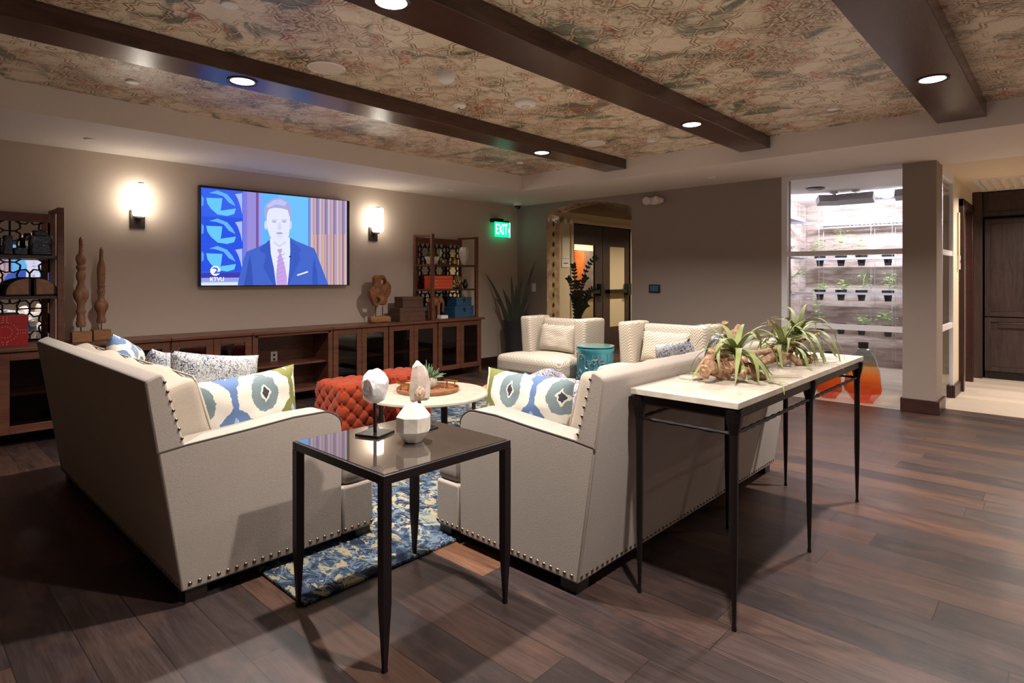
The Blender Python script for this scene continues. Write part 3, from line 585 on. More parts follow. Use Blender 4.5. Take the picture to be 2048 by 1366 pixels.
    for cx in (944, 1056): ell(cx, 478, 26, 9, (166, 170, 222)); poly([(cx - 32, 458), (cx + 30, 450), (cx + 32, 458), (cx - 30, 468)], (180, 182, 230))
    poly([(990, 490), (1012, 490), (1028, 560), (1000, 572), (976, 560)], (208, 210, 246)); ell(1002, 608, 38, 13, (176, 164, 216)); poly([(960, 640), (1050, 640), (1030, 652), (975, 652)], (210, 210, 246))
    poly([(1200, 1078), (1322, 1036), (1328, 1052), (1206, 1092)], (232, 240, 255)); ell(1122, 872, 12, 9, (30, 40, 90))
    # station emblem: ring with a 2, and its lettering
    ell(273, 1034, 58, 56, (245, 250, 255), 28); poly([(232, 1012), (260, 992), (296, 1000), (306, 1022), (292, 1046), (330, 1040), (328, 1062), (256, 1072), (262, 1056), (286, 1030), (282, 1016), (264, 1010)], (60, 104, 226))
    poly([(216, 1118), (240, 1118), (240, 1134), (228, 1144), (216, 1134)], (210, 226, 255))
    sc_ = m.build('screen', cols, t, auto=0)
    g = pts(292, 1130); nm = 'tv_245_250_255'; tx = text_mesh('KTVU', .052, (g[0], y - .012, g[1]), (PI / 2, 0, 0), nm, None, 'lettering', ext=.0003, bold=.0012); tx.parent = sc_
    return t
tv = tvpic('television'); tv.location = (2.924, YW - .022, 1.655); tv['label'] = 'large wall-mounted television showing a newsreader in a blue suit'
tv2 = dup(tv, (2.1, YB + .022, 1.42), PI, 'second television on the opposite wall, seen only in the left bookcase mirror')
alight('television_glow', (0, -.09, 0), (PI / 2, 0, 0), 1.5, 14, (.22, .30, 1.0), 'RECTANGLE', .85, parent=tv)
# ================================================================= sofas
L = 2.12
def poly_round(P, r, k=3):
    out = []; n = len(P)
    for i, (p, rr) in enumerate(zip(P, r if hasattr(r, '__len__') else [r] * n)):
        p = Vector(p); a = (Vector(P[i - 1]) - p); b = (Vector(P[(i + 1) % n]) - p); rr = min(rr, a.length * .45, b.length * .45)
        if rr <= 0: out.append(tuple(p)); continue
        A = p + a.normalized() * rr; B = p + b.normalized() * rr
        for j in range(k + 1): t = j / k; out.append(tuple(A * (1 - t) ** 2 + p * 2 * t * (1 - t) + B * t ** 2))
    return out
def make_sofa(name, label, loc, rz, near):
    t = thing(name, label, 'sofa', loc, rz)
    back = poly_round([(0, .055), (-.124, .872), (-.062, .898), (.015, .612), (.11, .3), (.11, .055)], [0, .02, .02, 0, 0, 0], 4)
    o = MB().prism(back, 0, .004, L - .004).build('backrest', 'sofa_linen', t); bevel(o, .008, 2)
    o = MB().box(.02, .06, .055, L - .02, .86, .276).build('base', 'sofa_linen', t); bevel(o, .012, 3)
    for s in (0, 1):
        a = poly_round([(.0, .054), (-.080, .600), (.02, .612), (.25, .628), (.45, .645), (.62, .645), (.685, .60), (.685, .054)], [0, .01, 0, 0, 0, .03, .05, 0], 4)
        m = MB().prism(a, 0, L - .15 if s else 0, L if s else .15); o = m.build('arm', 'sofa_linen', t); bevel(o, .016, 4)
        ue = L - .003 if s else .003
        pts = [(ue, v, z) for v, z in a if z > .5][::1]; MB().tube(sorted(pts, key=lambda q: q[1]), .0042, 6).build('piping', 'piping' , t)
        e = MB().box(L - .15 if s else .002, .69, .056, L - .002 if s else .15, .858, .276); bevel(e.build('front_panel', 'sofa_linen', t), .012, 3)
    nz = lambda q, uvw: q + Vector((0, 0, .012 * (1 - uvw.x ** 2) * (1 - uvw.y ** 2) if uvw.z > 0 else 0))
    for s in (0, 1):
        u0, u1 = (.155, L / 2 - .003) if s == 0 else (L / 2 + .003, L - .155); m = MB().rbox(u0, .10, .264, u1, .875, .43, r=.036, n=8, fn=nz)
        if s == 0: m.rbox(.008, .70, .268, .2, .875, .426, r=.045, n=3)
        else: m.rbox(L - .2, .70, .268, L - .008, .875, .426, r=.045, n=3)
        c = m.build('seat_cushion', 'sofa_linen', t)
        y = .872; MB().tube([(.012 if s == 0 else u0 + .02, y, .285), ((u1 - .02) if s == 0 else L - .012, y, .285)], .004, 6).build('cushion_piping', 'sofa_linen', c)
    Tb = Matrix.Translation((0, .05, .43)) @ Matrix.Rotation(.27, 4, 'X')
    for s in (0, 1):
        u0, u1 = (.16, L / 2 - .01) if s == 0 else (L / 2 + .01, L - .16)
        pf = lambda q, uvw: q + Vector((0, (.035 if uvw.y > 0 else -.0) * (1 - uvw.x ** 2) * (1 - uvw.z ** 2), .012 * math.sin(uvw.x * 5 + s)))
        m = MB().rbox(u0, -.0, .0, u1, .175, .39, r=.035, n=8, fn=pf); c = m.build('back_cushion', 'back_cushion_linen', t, T=Tb)
        for y in (.012, .163):
            loop = [(u0 + .012, y, .03), (u0 + .006, y, .2), (u0 + .012, y, .37), (u0 + .03, y, .384), (u1 - .03, y, .384), (u1 - .012, y, .37), (u1 - .006, y, .2), (u1 - .012, y, .03)]
            MB().tube([Tb @ Vector(p) for p in loop], .0045, 6).build('cushion_piping', 'back_cushion_linen', c)
    for (u, v) in ((.02, .02), (L - .1, .02), (.02, .77), (L - .1, .77)): MB().box(u, v, .0, u + .08, v + .08, .056).build('foot', 'dark_leg', t)
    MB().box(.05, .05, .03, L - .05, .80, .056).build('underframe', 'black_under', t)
    base = MB().lathe([(.0085, 0), (.0072, .003), (.0042, .005), (.001, .0055)], n=10).build('nailhead', 'nail_metal', t)
    base.matrix_local = Matrix.Translation((L if near else 0, .03, .078)) @ Matrix.Rotation((1 if near else -1) * PI / 2, 4, 'Y')
    def nail(Mt): c = base.copy(); COL.objects.link(c); c.parent = t; c.matrix_local = Mt
    for k in range(1, 24): nail(Matrix.Translation((L if near else 0, .03 + .0355 * k, .078)) @ Matrix.Rotation((1 if near else -1) * PI / 2, 4, 'Y'))
    for k in range(59): nail(Matrix.Translation((.02 + k * .0358, -.003, .078)) @ Matrix.Rotation(PI / 2 + .15, 4, 'X'))
    for k in range(7):
        z = .64 + k * .037; v = .015 - (z - .612) * .27 - .006
        u, s = ((L - .005, 1) if near else (.005, -1)); nail(Matrix.Translation((u, v + .002, z)) @ Matrix.Rotation(s * PI / 2, 4, 'Y') @ Matrix.Scale(.8, 4))
    return t
make_sofa('sofa', 'cream linen sofa with the console table behind its back', (1.88, 1.405, 0), 0, 0)
make_sofa('sofa', 'cream linen sofa at left, its back turned to the dark floor', (.803, 2.47 + L, 0), -PI / 2, 1)

def pillow(name, w, h, th, m, label, cat, loc, rot, group=None, seed=0, ear=.06, pip=None):
    rnd = random.Random(seed); N = 22; mb = MB(); off = rnd.random() * 20
    def P(i, j, s):
        a = -1 + 2 * i / N; b = -1 + 2 * j / N; px = a * w / 2 * (1 - ear * (1 - b * b) * abs(a) ** 3); pz = b * h / 2 * (1 - ear * (1 - a * a) * abs(b) ** 3)
        d = th / 2 * ((1 - a ** 4) * (1 - b ** 4)) ** .6; wr = mnoise.noise(Vector((a * 2 + off, b * 2, s))) * th * .10 + mnoise.noise(Vector((a * 6 + off, b * 6, s))) * th * .035
        return Vector((px, s * (d + wr * (1 - a * a) * (1 - b * b)) , pz + h / 2))
    for s in (-1, 1): b0 = [P(i, j, s) for i in range(N + 1) for j in range(N + 1)]; mb.add(b0, [(i * (N + 1) + j, (i + 1) * (N + 1) + j, (i + 1) * (N + 1) + j + 1, i * (N + 1) + j + 1) for i in range(N) for j in range(N)])
    o = mb.build(name, m, auto=180); bm = bmesh.new(); bm.from_mesh(o.data); bmesh.ops.remove_doubles(bm, verts=bm.verts, dist=.0006); bmesh.ops.recalc_face_normals(bm, faces=bm.faces); bm.to_mesh(o.data); bm.free()
    o.location = loc; o.rotation_euler = rot; tag(o, label, cat, group)
    if pip: # contrasting edge cord
        rim = [P(i, 0, 0) for i in range(N)] + [P(N, j, 0) for j in range(N)] + [P(i, N, 0) for i in range(N, 0, -1)] + [P(0, j, 0) for j in range(N, 0, -1)]; MB().tube(rim, .0035, 6, closed=True).build('edge_cord', pip, o)
    return o
D = math.radians
# right sofa pillows
pillow('throw_pillow', .54, .37, .15, 'ikat_green', 'ikat pillow in green, blue and grey leaning on the near arm of the right sofa', 'pillow', (2.12, 1.90, .43), (D(6), 0, D(92)), 'ikat pillows', 3)
pillow('throw_pillow', .34, .38, .15, 'navy_tweed', 'navy and white tweed pillow at the far end of the sofa by the console table', 'pillow', (3.70, 1.86, .46), (D(-10), D(12), D(70)), 'tweed pillows', 5)
# left sofa pillows
pillow('throw_pillow', .52, .38, .16, 'ikat_green', 'green and grey ikat pillow nearest the camera on the left sofa', 'pillow', (1.17, 2.72, .44), (D(-4), D(-3), D(6)), 'ikat pillows', 8)
pillow('throw_pillow', .46, .42, .15, 'navy_tweed', 'navy and white tweed pillow standing directly behind the front ikat pillow', 'pillow', (1.11, 3.03, .47), (D(-6), D(9), D(10)), 'tweed pillows', 11)
pillow('throw_pillow', .38, .40, .15, 'navy_tweed', 'tweed pillow in the middle of the left sofa, tilted on its corner', 'pillow', (1.10, 3.60, .46), (D(-6), D(10), D(56)), 'tweed pillows', 12)
pillow('throw_pillow', .46, .42, .15, 'ikat_blue', 'blue and white ikat pillow farthest back on the left sofa', 'pillow', (1.03, 4.02, .48), (D(-8), D(16), D(60)), 'ikat pillows', 13)
def blanket(label, c, sc, seed, m='navy_tweed', rz=0):
    def fn(q):
        n1 = mnoise.noise(q * 1.6 + Vector((seed, 0, 0))); n2 = abs(mnoise.noise(Vector((q.x * 3.4, q.y * 1.6, q.z * 3)) + Vector((0, seed, 0))))
        r = 1 + .25 * n1 - .42 * n2; z = q.z * r
        return Vector((q.x * r, q.y * r, max(z, -.55)))
    o = MB().ico((0, 0, 0), 1, 5, fn, sc).build('throw_blanket', m, auto=180); o.location = c; o.rotation_euler = (0, 0, rz); return tag(o, label, 'blanket', 'tweed throws')
blanket('crumpled tweed throw bunched beside the ikat pillow on the left sofa', (1.30, 3.12, .60), (.17, .16, .16), 2)
blanket('grey and white tweed throw heaped on the seat of the sofa by the console', (2.46, 2.0, .56), (.24, .2, .19), 4, 'grey_tweed')
blanket('tweed throw draped at the far end of the sofa by the console', (3.78, 1.62, .70), (.13, .17, .2), 9)

# ================================================================= rug
m = MB(); m.rbox(1.12, 2.13, .0005, 4.45, 4.6, .016, r=.006, n=6, seg=2); tag(m.build('area_rug', 'abstract_rug_pile'), 'abstract blue, navy and cream rug under the seating group', 'rug')

# ================================================================= armchairs
def make_armchair(label, loc):
    t = thing('armchair', label, 'armchair', loc, 0, 'wingback swivel armchairs')
    MB().rbox(.02, .03, .04, .72, .83, .25, r=.04, n=6).build('base', 'chevron_fabric', t); MB().lathe([(.28, 0), (.28, .045)], cx=.4, cy=.43, n=28).build('plinth', 'dark_leg', t)
    f = lambda q, u: q + Vector((0, 0, .02 * (1 - u.x ** 2) * (1 - u.y ** 2) if u.z > 0 else 0))
    MB().rbox(-.03, .145, .252, .62, .715, .455, r=.06, n=8, fn=f).rbox(-.03, .0, .252, .37, .86, .455, r=.06, n=8, fn=f).build('seat_cushion', 'chevron_fabric', t)
    for y0, y1 in ((0, .145), (.715, .86)):
        def g(q, u): k = max(0, (q.z - .4)); return q + Vector((-.02 * k / .4 if u.x < 0 else 0, (.012 * k / .4) * (1 if y0 > .3 else -1), 0))
        MB().rbox(.39, y0, .245, .745, y1, .835, r=.03, n=6, fn=g).build('wing', 'chevron_fabric', t)
    MB().rbox(.58, .135, .25, .74, .725, .812, r=.035, n=6, fn=lambda q, u: q + Vector((.05 * (q.z - .5) if u.x < 0 else 0, 0, 0))).build('backrest', 'chevron_fabric', t)
    return t
ch = make_armchair('wingback chevron armchair nearer the corner with the tall snake plant', (4.52, 3.58, 0)); dup(ch, (4.52, 2.31, 0), label='wingback chevron armchair partly behind the sofa and driftwood')
for y, lab, s in ((4.01, 'oblong chevron lumbar pillow in the armchair nearer the snake plant', 21), (2.74, 'oblong chevron lumbar pillow in the armchair behind the sofa', 22)):
    pillow('lumbar_pillow', .50, .30, .14, 'chevron_fabric', lab, 'pillow', (4.98, y, .465), (D(-14), 0, D(-90)), 'lumbar pillows', s)

# ================================================================= garden stool
t = thing('garden_stool', 'turquoise ceramic drum stool with raised scrolls and a glass top', 'stool', (4.80, 3.375, 0)); rr = .182
MB().lathe([(.165, 0), (.178, .015), (.178, .05), (.172, .06), (.172, .53), (.178, .54), (.185, .56), (.185, .575), (.16, .59), (.001, .59)], n=48).build('body', 'teal_glaze', t)
MB().lathe([(.001, .591), (.184, .591), (.186, .595), (.184, .601), (.001, .601)], n=48).build('glass_top', 'green_glass_top', t)
m = MB(); rn = random.Random(4)
for k in range(46):
    a0 = rn.random() * 2 * PI; z0 = .09 + rn.random() * .42; sp = rn.choice((-1, 1)); R0 = .022 + rn.random() * .014; pts = []
    for i in range(12):
        q = i / 11 * (PI * 1.5) * sp + k; r = R0 * (1 - .35 * i / 11); a = a0 + r * math.cos(q) / .176; z = min(.52, max(.07, z0 + r * math.sin(q))); pts.append((.175 * math.cos(a), .175 * math.sin(a), z))
    m.tube(pts, [.0105] * 10 + [.012, .015], 6)
for k in range(14): a = k * 2 * PI / 14; m.tube([(.174 * math.cos(a), .174 * math.sin(a), .06), (.174 * math.cos(a + .08), .174 * math.sin(a + .08), .28), (.174 * math.cos(a), .174 * math.sin(a), .53)], .005, 5)
m.build('scroll_relief', 'teal_relief', t)

# ================================================================= ottomans
def tuft(q, u):
    a3 = [abs(x) for x in u]; ax = a3.index(max(a3)); o = [i for i in range(3) if i != ax]; a = q[o[0]]; b = q[o[1]]; s = .112
    if ax == 2: a += .0
    A = abs(math.sin(PI * (a + b) / s)); B = abs(math.sin(PI * (a - b) / s)); h = (A * B) ** .8; node = math.exp(-((A * A + B * B) / .13))
    d = .010 * h - .034 * node - .0035 * (1 - min(1, min(A, B) * 3.5)) + .005 * mnoise.noise(q * 22); n = Vector(u); n = Vector([x ** 5 for x in n]); n = n.normalized() if n.length > 1e-6 else Vector((0, 0, 1))
    fade = 1 if q.z > .03 else 0
    return q + n * d * fade
def ottoman(label, loc, rz=0):
    t = thing('tufted_ottoman', label, 'ottoman', loc, rz, 'orange tufted ottomans')
    MB().rbox(-.20, -.20, .012, .20, .20, .425, r=.04, n=60, fn=tuft, seg=4).build('upholstery', 'orange_fabric', t, auto=180)
    return t
ot = ottoman('orange tufted cube ottoman nearer the left sofa', tuple((FWD * 4.75 + RGT * (4.75 * (700 - 1024) / F_PX))[:2]) + (.017,))
c_ = FWD * 5.2 + RGT * (5.2 * (800 - 1024) / F_PX); dup(ot, (c_.x, c_.y, .017), label='orange tufted cube ottoman farther back, touching the round table')

# ================================================================= tables
ct = FWD * 4.33 + RGT * (4.33 * (853 - 1024) / F_PX); CX, CY = ct.x, ct.y
t = thing('coffee_table', 'round stone-topped coffee table with flat dark metal legs', 'table', (CX, CY, .016)); MB().lathe([(.40, .385), (.44, .389), (.445, .395), (.445, .408), (.44, .414), (.001, .414)], n=64).build('tabletop', 'coffee_stone', t)
for k in range(4):
    a = k * PI / 2 + .5; c, s = math.cos(a), math.sin(a); m = MB().bar((.36 * c, .36 * s, 0), (.36 * c, .36 * s, .385), .05, .012, up=(c, s, 0)); m.build('leg', 'bronze_metal', t)
MB().bar((-.36 * math.cos(.5), -.36 * math.sin(.5), .376), (.36 * math.cos(.5), .36 * math.sin(.5), .376), .04, .016).bar((.36 * math.sin(.5), -.36 * math.cos(.5), .374), (-.36 * math.sin(.5), .36 * math.cos(.5), .374), .04, .012).build('cross_brace', 'bronze_metal', t)
t = thing('side_table', 'lower round wooden table behind the ikat pillow, holding the teal glass piece', 'table', (3.68, 3.27, .016)); MB().lathe([(.35, .31), (.37, .314), (.372, .33), (.368, .336), (.001, .336)], n=56).build('tabletop', 'tan_table_wood', t)
for k in range(4): a = k * PI / 2 + .75; c, s = math.cos(a), math.sin(a); MB().bar((.30 * c, .30 * s, 0), (.30 * c, .30 * s, .31), .035, .012, up=(c, s, 0)).build('leg', 'bronze_metal', t)
p = (3.56, 3.17, .353); t = thing('glass_ornament', 'small knobbly teal glass ornament with a gold band', 'ornament', p); MB().ico((0, 0, .055), .06, 4, lambda q: q * (1 + .22 * mnoise.noise(q * 4)), (1.1, .9, .9)).ico((-.01, 0, .12), .026, 3, lambda q: q * (1 + .2 * mnoise.noise(q * 5))).build('body', 'teal_glass', t); MB().tube([(.05 * math.cos(i / 5) + .0, .052 * math.sin(i / 5), .07 + .035 * math.cos(i / 5)) for i in range(0, 22)], .004, 6).build('gold_band', 'brass', t)
# tray with plant
t = thing('serving_tray', 'round carved wooden tray with two brass bar handles on the coffee table', 'tray', (CX + .03, CY + .02, .43)); tz = 0
MB().lathe([(.21, 0), (.225, .004), (.228, .026), (.221, .026), (.216, .012), (.001, .012)], n=56).build('tray_body', 'root_wood', t)
mm = MB()
for r in (.05, .085, .12, .155, .188):
    mm.tube([(r * (1 + .09 * mnoise.noise(Vector((math.cos(k / 4) * 3, math.sin(k / 4) * 3, r * 20)))) * math.cos(k / 4), r * (1 + .09 * mnoise.noise(Vector((math.cos(k / 4) * 3, math.sin(k / 4) * 3, r * 20)))) * math.sin(k / 4), .013) for k in range(25)], .0035, 5, closed=True)
mm.build('carving', 'block_wood', t)
for s in (-1, 1):
    dx, dy = (RGT.x * .16 + FWD.x * .07) * s, (RGT.y * .16 + FWD.y * .07) * s; px_, py_ = FWD.x * .07, FWD.y * .07
    px_, py_ = (RGT.x * .8 + FWD.x * -.6) * .075, (RGT.y * .8 + FWD.y * -.6) * .045
    m = MB().tube([(dx - px_ * 1.3, dy - py_ * 1.3, .062), (dx + px_ * 1.3, dy + py_ * 1.3, .062)], .0085, 10)
    for q in (-.8, .8): m.tube([(dx + px_ * q, dy + py_ * q, .012), (dx + px_ * q, dy + py_ * q, .062)], .005, 8)
    m.build('handle', 'brass', t)
t = thing('potted_succulent', 'spiky green succulent in a ribbed white shell pot on the round tray', 'potted plant', (CX + .05, CY + .05, .442)); m = MB(); prof = [(.03, 0), (.055, .02), (.066, .05), (.062, .075), (.05, .085)]; vs = []
N_ = 40
for r, z in prof:
    for j in range(N_): a = 2 * PI * j / N_; k = 1 + .09 * math.cos(a * 10); vs.append((r * k * math.cos(a), r * k * math.sin(a), z))
m.add(vs, [(i * N_ + j, i * N_ + (j + 1) % N_, (i + 1) * N_ + (j + 1) % N_, (i + 1) * N_ + j) for i in range(4) for j in range(N_)] + [tuple(range(N_))]); m.build('pot', 'white_ceramic', t)
m = MB(); rn = random.Random(9)
for k in range(60):
    a = rn.random() * 2 * PI; e = .25 + rn.random() * 1.15; l = .07 + rn.random() * .06; d = Vector((math.cos(a) * math.cos(e), math.sin(a) * math.cos(e), math.sin(e))); b = Vector((.02 * math.cos(a), .02 * math.sin(a), .07))
    m.tube([b, b + d * l * .5, b + d * l + Vector((0, 0, .012 - .02 * math.cos(e)))], [.0045, .006, .002], 5)
m.build('leaves', 'succulent', t)

# glass side table
t = thing('side_table', 'square black metal side table with a black glass top in the foreground', 'table', (1.095, 1.575, 0)); wx, wy, zt = .585, .595, .628
bw = .026
m = MB().box(0, 0, zt - .03, wx, bw, zt).box(0, wy - bw, zt - .03, wx, wy, zt).box(0, bw, zt - .03, bw, wy - bw, zt).box(wx - bw, bw, zt - .03, wx, wy - bw, zt); bevel(m.build('frame', 'side_table_metal', t), .002)
MB().box(bw * .4, bw * .4, zt - .006, wx - bw * .4, wy - bw * .4, zt + .002).build('glass_top', 'black_glass', t)
for x, y in ((.016, .016), (wx - .016, .016), (.016, wy - .016), (wx - .016, wy - .016)):
    sx = 1 if x < .3 else -1; sy = 1 if y < .3 else -1
    m = MB(); r = .016
    for (z0, ra), (z1, rb) in (((zt - .03, r), (.22, .0155)), ((.22, .0155), (.012, .0065)), ((.012, .0075), (0, .0075))):
        m.add([(x + a * q, y + b * q, z) for z, q in ((z0, ra), (z1, rb)) for a, b in ((-1, -1), (1, -1), (1, 1), (-1, 1))], [(0, 1, 5, 4), (1, 2, 6, 5), (2, 3, 7, 6), (3, 0, 4, 7), (3, 2, 1, 0), (4, 5, 6, 7)])
    m.prism([(0, 0), (.022, 0), (0, -.022)], 1, y - .012, y + .012) if False else None
    m.build('leg', 'side_table_metal', t)
TZT = zt + .002
# white stone on stand
def stand_stone(name, lab, base, plate, rz, rod_h, rock_m, rock_fn, sc, rr_, rc_z):
    t = thing(name, lab, 'mineral specimen', base, rz, 'mineral specimens on stands'); bevel(MB().box(-plate, -plate, 0, plate, plate, .010).build('stand_base', 'black_plate', t), .001); MB().box(-.005, -.005, .01, .005, .005, rod_h).build('stand_rod', 'black_plate', t)
    MB().ico((0, 0, rc_z), rr_, 5, rock_fn, sc).build('stone', rock_m, t, auto=20); return t
def rockfn(q):
    for d, k in ROCKP:
        e = q.dot(d) - k
        if e > 0: q = q - d * e * .92
    return q * (1 + .05 * mnoise.noise(q * 2.2) + .03 * mnoise.noise(q * 6))
rn = random.Random(5); ROCKP = [(Vector((rn.gauss(0, 1), rn.gauss(0, 1), rn.gauss(0, 1))).normalized(), .78 + rn.random() * .16) for _ in range(26)]
stand_stone('white_stone_on_stand', 'rough white alabaster lump on a black rod stand on the glass table', (1.365, 2.02, TZT), .055, .35, .155, 'white_alabaster', rockfn, (1, 1, 1.16), .060, .195)
t = thing('quartz_on_stand', 'pointed smoky quartz crystal on a black rod stand behind the faceted vase', 'mineral specimen', (1.535, 1.955, TZT), .1, 'mineral specimens on stands'); bevel(MB().box(-.055, -.055, 0, .055, .055, .01).build('stand_base', 'black_plate', t), .001); MB().box(-.005, -.005, .01, .005, .005, .125).build('stand_rod', 'black_plate', t)
rn = random.Random(3); m = MB(); prof = [(.030, .12), (.042, .128), (.046, .16), (.043, .20), (.036, .24), (.028, .262), (.010, .278)]; vs = []; n_ = 7
for i, (r, z) in enumerate(prof):
    for j in range(n_): a = 2 * PI * j / n_ + .3; k = 1 + .1 * math.sin(j * 2.3 + i * .3); vs.append((r * k * math.cos(a) - .006 * (i > 4) * (i - 4), r * k * .8 * math.sin(a), z + .006 * math.sin(j * 1.7)))
m.add(vs, [(i * n_ + j, i * n_ + (j + 1) % n_, (i + 1) * n_ + (j + 1) % n_, (i + 1) * n_ + j) for i in range(len(prof) - 1) for j in range(n_)] + [tuple(range(n_)), tuple(range((len(prof) - 1) * n_, len(prof) * n_))]); m.build('crystal', 'smoky_quartz', t, auto=18)
d_ = -FWD; m = MB().ico((d_.x * .019, d_.y * .019, .153), .025, 3, lambda q: q * (1 + .2 * mnoise.noise(q * 3)), (1, 1, 1.35)); m.build('inclusion', 'amber_face', t, auto=20)
t = tag(MB().lathe([(.030, 0), (.036, .003), (.066, .045), (.066, .098), (.033, .140), (.001, .147)], n=8, rot=.35).build('faceted_vase', 'white_ceramic', auto=12, loc=(1.405, 1.825, TZT)), 'faceted white ceramic polyhedron on the black glass table', 'ornament')

# ================================================================= console table
t = thing('console_table', 'long marble-topped console table with six forged iron legs behind the sofa', 'table', (2.06, .845, 0)); CL, CW = 1.73, .435; zc = .815
bevel(MB().box(0, 0, zc - .024, CL, CW, zc).build('tabletop', 'cream_marble', t), .002, 2)
m = MB().box(.012, .01, zc - .062, CL - .012, .036, zc - .0245).box(.012, CW - .036, zc - .062, CL - .012, CW - .01, zc - .0245).box(.012, .036, zc - .062, .036, CW - .036, zc - .0245).box(CL - .036, .036, zc - .062, CL - .012, CW - .036, zc - .0245); bevel(m.build('apron', 'iron', t), .003)
for x in (.028, CL / 2, CL - .028):
    for y in (.026, CW - .026):
        m = MB(); pr_ = [(zc - .03, .034), (zc - .075, .027), (zc - .12, .0165), (zc - .20, .0145), (.30, .0135), (.14, .010), (.02, .0065), (.008, .009), (0, .009)]
        for (z0, a0), (z1, a1) in zip(pr_[:-1], pr_[1:]):
            m.lathe([(a0, z0), (a1, z1)], cx=x, cy=y, n=8, rot=PI / 8, sx=1.0, sy=1.0)
        m.build('leg', 'iron', t)
def hammered(a, b, rn):
    a = Vector(a); b = Vector(b); k = int((b - a).length / .022); pts = [a + (b - a) * i / k for i in range(k + 1)]; return pts, [.0072 + .0018 * math.sin(i * 1.9) + rn.uniform(-.0006, .0006) for i in range(k + 1)]
rn = random.Random(2); zs_ = .697
for y in (.026, CW - .026): p_, r_ = hammered((.028, y, zs_), (CL - .028, y, zs_), rn); MB().tube(p_, r_, 6).build('stretcher', 'iron', t)
for x in (.028, CL - .028): p_, r_ = hammered((x, .026, zs_), (x, CW - .026, zs_), rn); MB().tube(p_, r_, 6).build('stretcher', 'iron', t)
tag(MB().lathe([(.048, 0), (.05, .003), (.05, .008), (.046, .010), (.001, .010)], n=36).build('coaster', 'cream_marble', loc=(2.43, 1.205, zc)), 'round pale stone coaster on the near end of the console', 'coaster')
# ================================================================= driftwood and air plants
def limb(mb, P, Rr, seed, n=12, sub=5):
    pts = []; rs = []; P = [Vector(p) for p in P]
    for i in range(len(P) - 1):
        p0 = P[max(i - 1, 0)]; p1 = P[i]; p2 = P[i + 1]; p3 = P[min(i + 2, len(P) - 1)]
        for j in range(sub):
            s = j / sub; q = .5 * ((2 * p1) + (-p0 + p2) * s + (2 * p0 - 5 * p1 + 4 * p2 - p3) * s * s + (-p0 + 3 * p1 - 3 * p2 + p3) * s ** 3)
            pts.append(q); rs.append(Rr[i] * (1 - s) + Rr[i + 1] * s)
    pts.append(P[-1]); rs.append(Rr[-1]); b = len(mb.v); mb.tube(pts, rs, n)
    k = len(pts)
    for i in range(k):
        for j in range(n):
            v = Vector(mb.v[b + i * n + j]); d = v - pts[i]; g = mnoise.noise(Vector((j * 1.1 + seed, i * .35, seed))) * .38 + mnoise.noise(v * 55) * .22
            mb.v[b + i * n + j] = tuple(pts[i] + d * (1 + g))
Wd = lambda px, py, Y: PY(px, py, Y)
t = tag(None or (lambda: (lambda m: (limb(m, [Wd(1405, 752, 1.12), Wd(1416, 735, 1.10), Wd(1436, 738, 1.10), Wd(1462, 742, 1.06)], [.020, .036, .036, .030], 1), limb(m, [Wd(1455, 735, 1.06), Wd(1490, 735, 1.02), Wd(1515, 750, .98), Wd(1536, 760, .955)], [.028, .026, .018, .012], 2),
    limb(m, [Wd(1412, 735, 1.1), Wd(1422, 712, 1.1), Wd(1436, 698, 1.1)], [.026, .020, .015], 3), limb(m, [Wd(1475, 730, 1.03), Wd(1484, 715, 1.03), Wd(1492, 722, 1.0)], [.02, .016, .008], 4), limb(m, [Wd(1490, 735, 1.02), Wd(1484, 752, .99)], [.016, .01], 7),
    m.build('driftwood', 'driftwood', auto=50))[-1])(MB()))(), 'pale knotted driftwood branch lying at the near end of the plant arrangement', 'driftwood', 'driftwood on the console')
m = MB(); limb(m, [Wd(1448, 712, 1.16), Wd(1450, 690, 1.17), Wd(1452, 665, 1.18), Wd(1449, 645, 1.18)], [.024, .017, .014, .016], 5); limb(m, [Wd(1450, 694, 1.17), Wd(1466, 672, 1.17), Wd(1474, 662, 1.17), Wd(1478, 650, 1.17)], [.018, .022, .02, .010], 6)
limb(m, [Wd(1448, 716, 1.16), Wd(1480, 728, 1.14), Wd(1520, 735, 1.12)], [.024, .02, .014], 8); tag(m.build('driftwood', 'driftwood', auto=50), 'forked driftwood branch standing upright at the back of the console', 'driftwood', 'driftwood on the console')
m = MB(); limb(m, [Wd(1484, 708, 1.12), Wd(1510, 706, 1.10), Wd(1540, 702, 1.08), Wd(1562, 696, 1.06)], [.022, .014, .014, .010], 9); limb(m, [Wd(1510, 735, 1.1), Wd(1530, 720, 1.08), Wd(1560, 712, 1.06), Wd(1580, 712, 1.02), Wd(1600, 726, .99), Wd(1624, 716, .98), Wd(1630, 712, .98)], [.018, .024, .022, .016, .018, .018, .012], 10)
limb(m, [Wd(1560, 712, 1.06), Wd(1566, 722, 1.02)], [.018, .016], 12); limb(m, [Wd(1575, 715, 1.04), Wd(1590, 690, 1.06), Wd(1606, 680, 1.06), Wd(1622, 676, 1.06), Wd(1637, 668, 1.05)], [.014, .012, .014, .012, .008], 13); limb(m, [Wd(1560, 700, 1.1), Wd(1562, 670, 1.14), Wd(1552, 655, 1.14), Wd(1542, 645, 1.14)], [.012, .012, .012, .016], 14)
tag(m.build('driftwood', 'driftwood', auto=50), 'dark twisted driftwood under the two far air plants', 'driftwood', 'driftwood on the console')
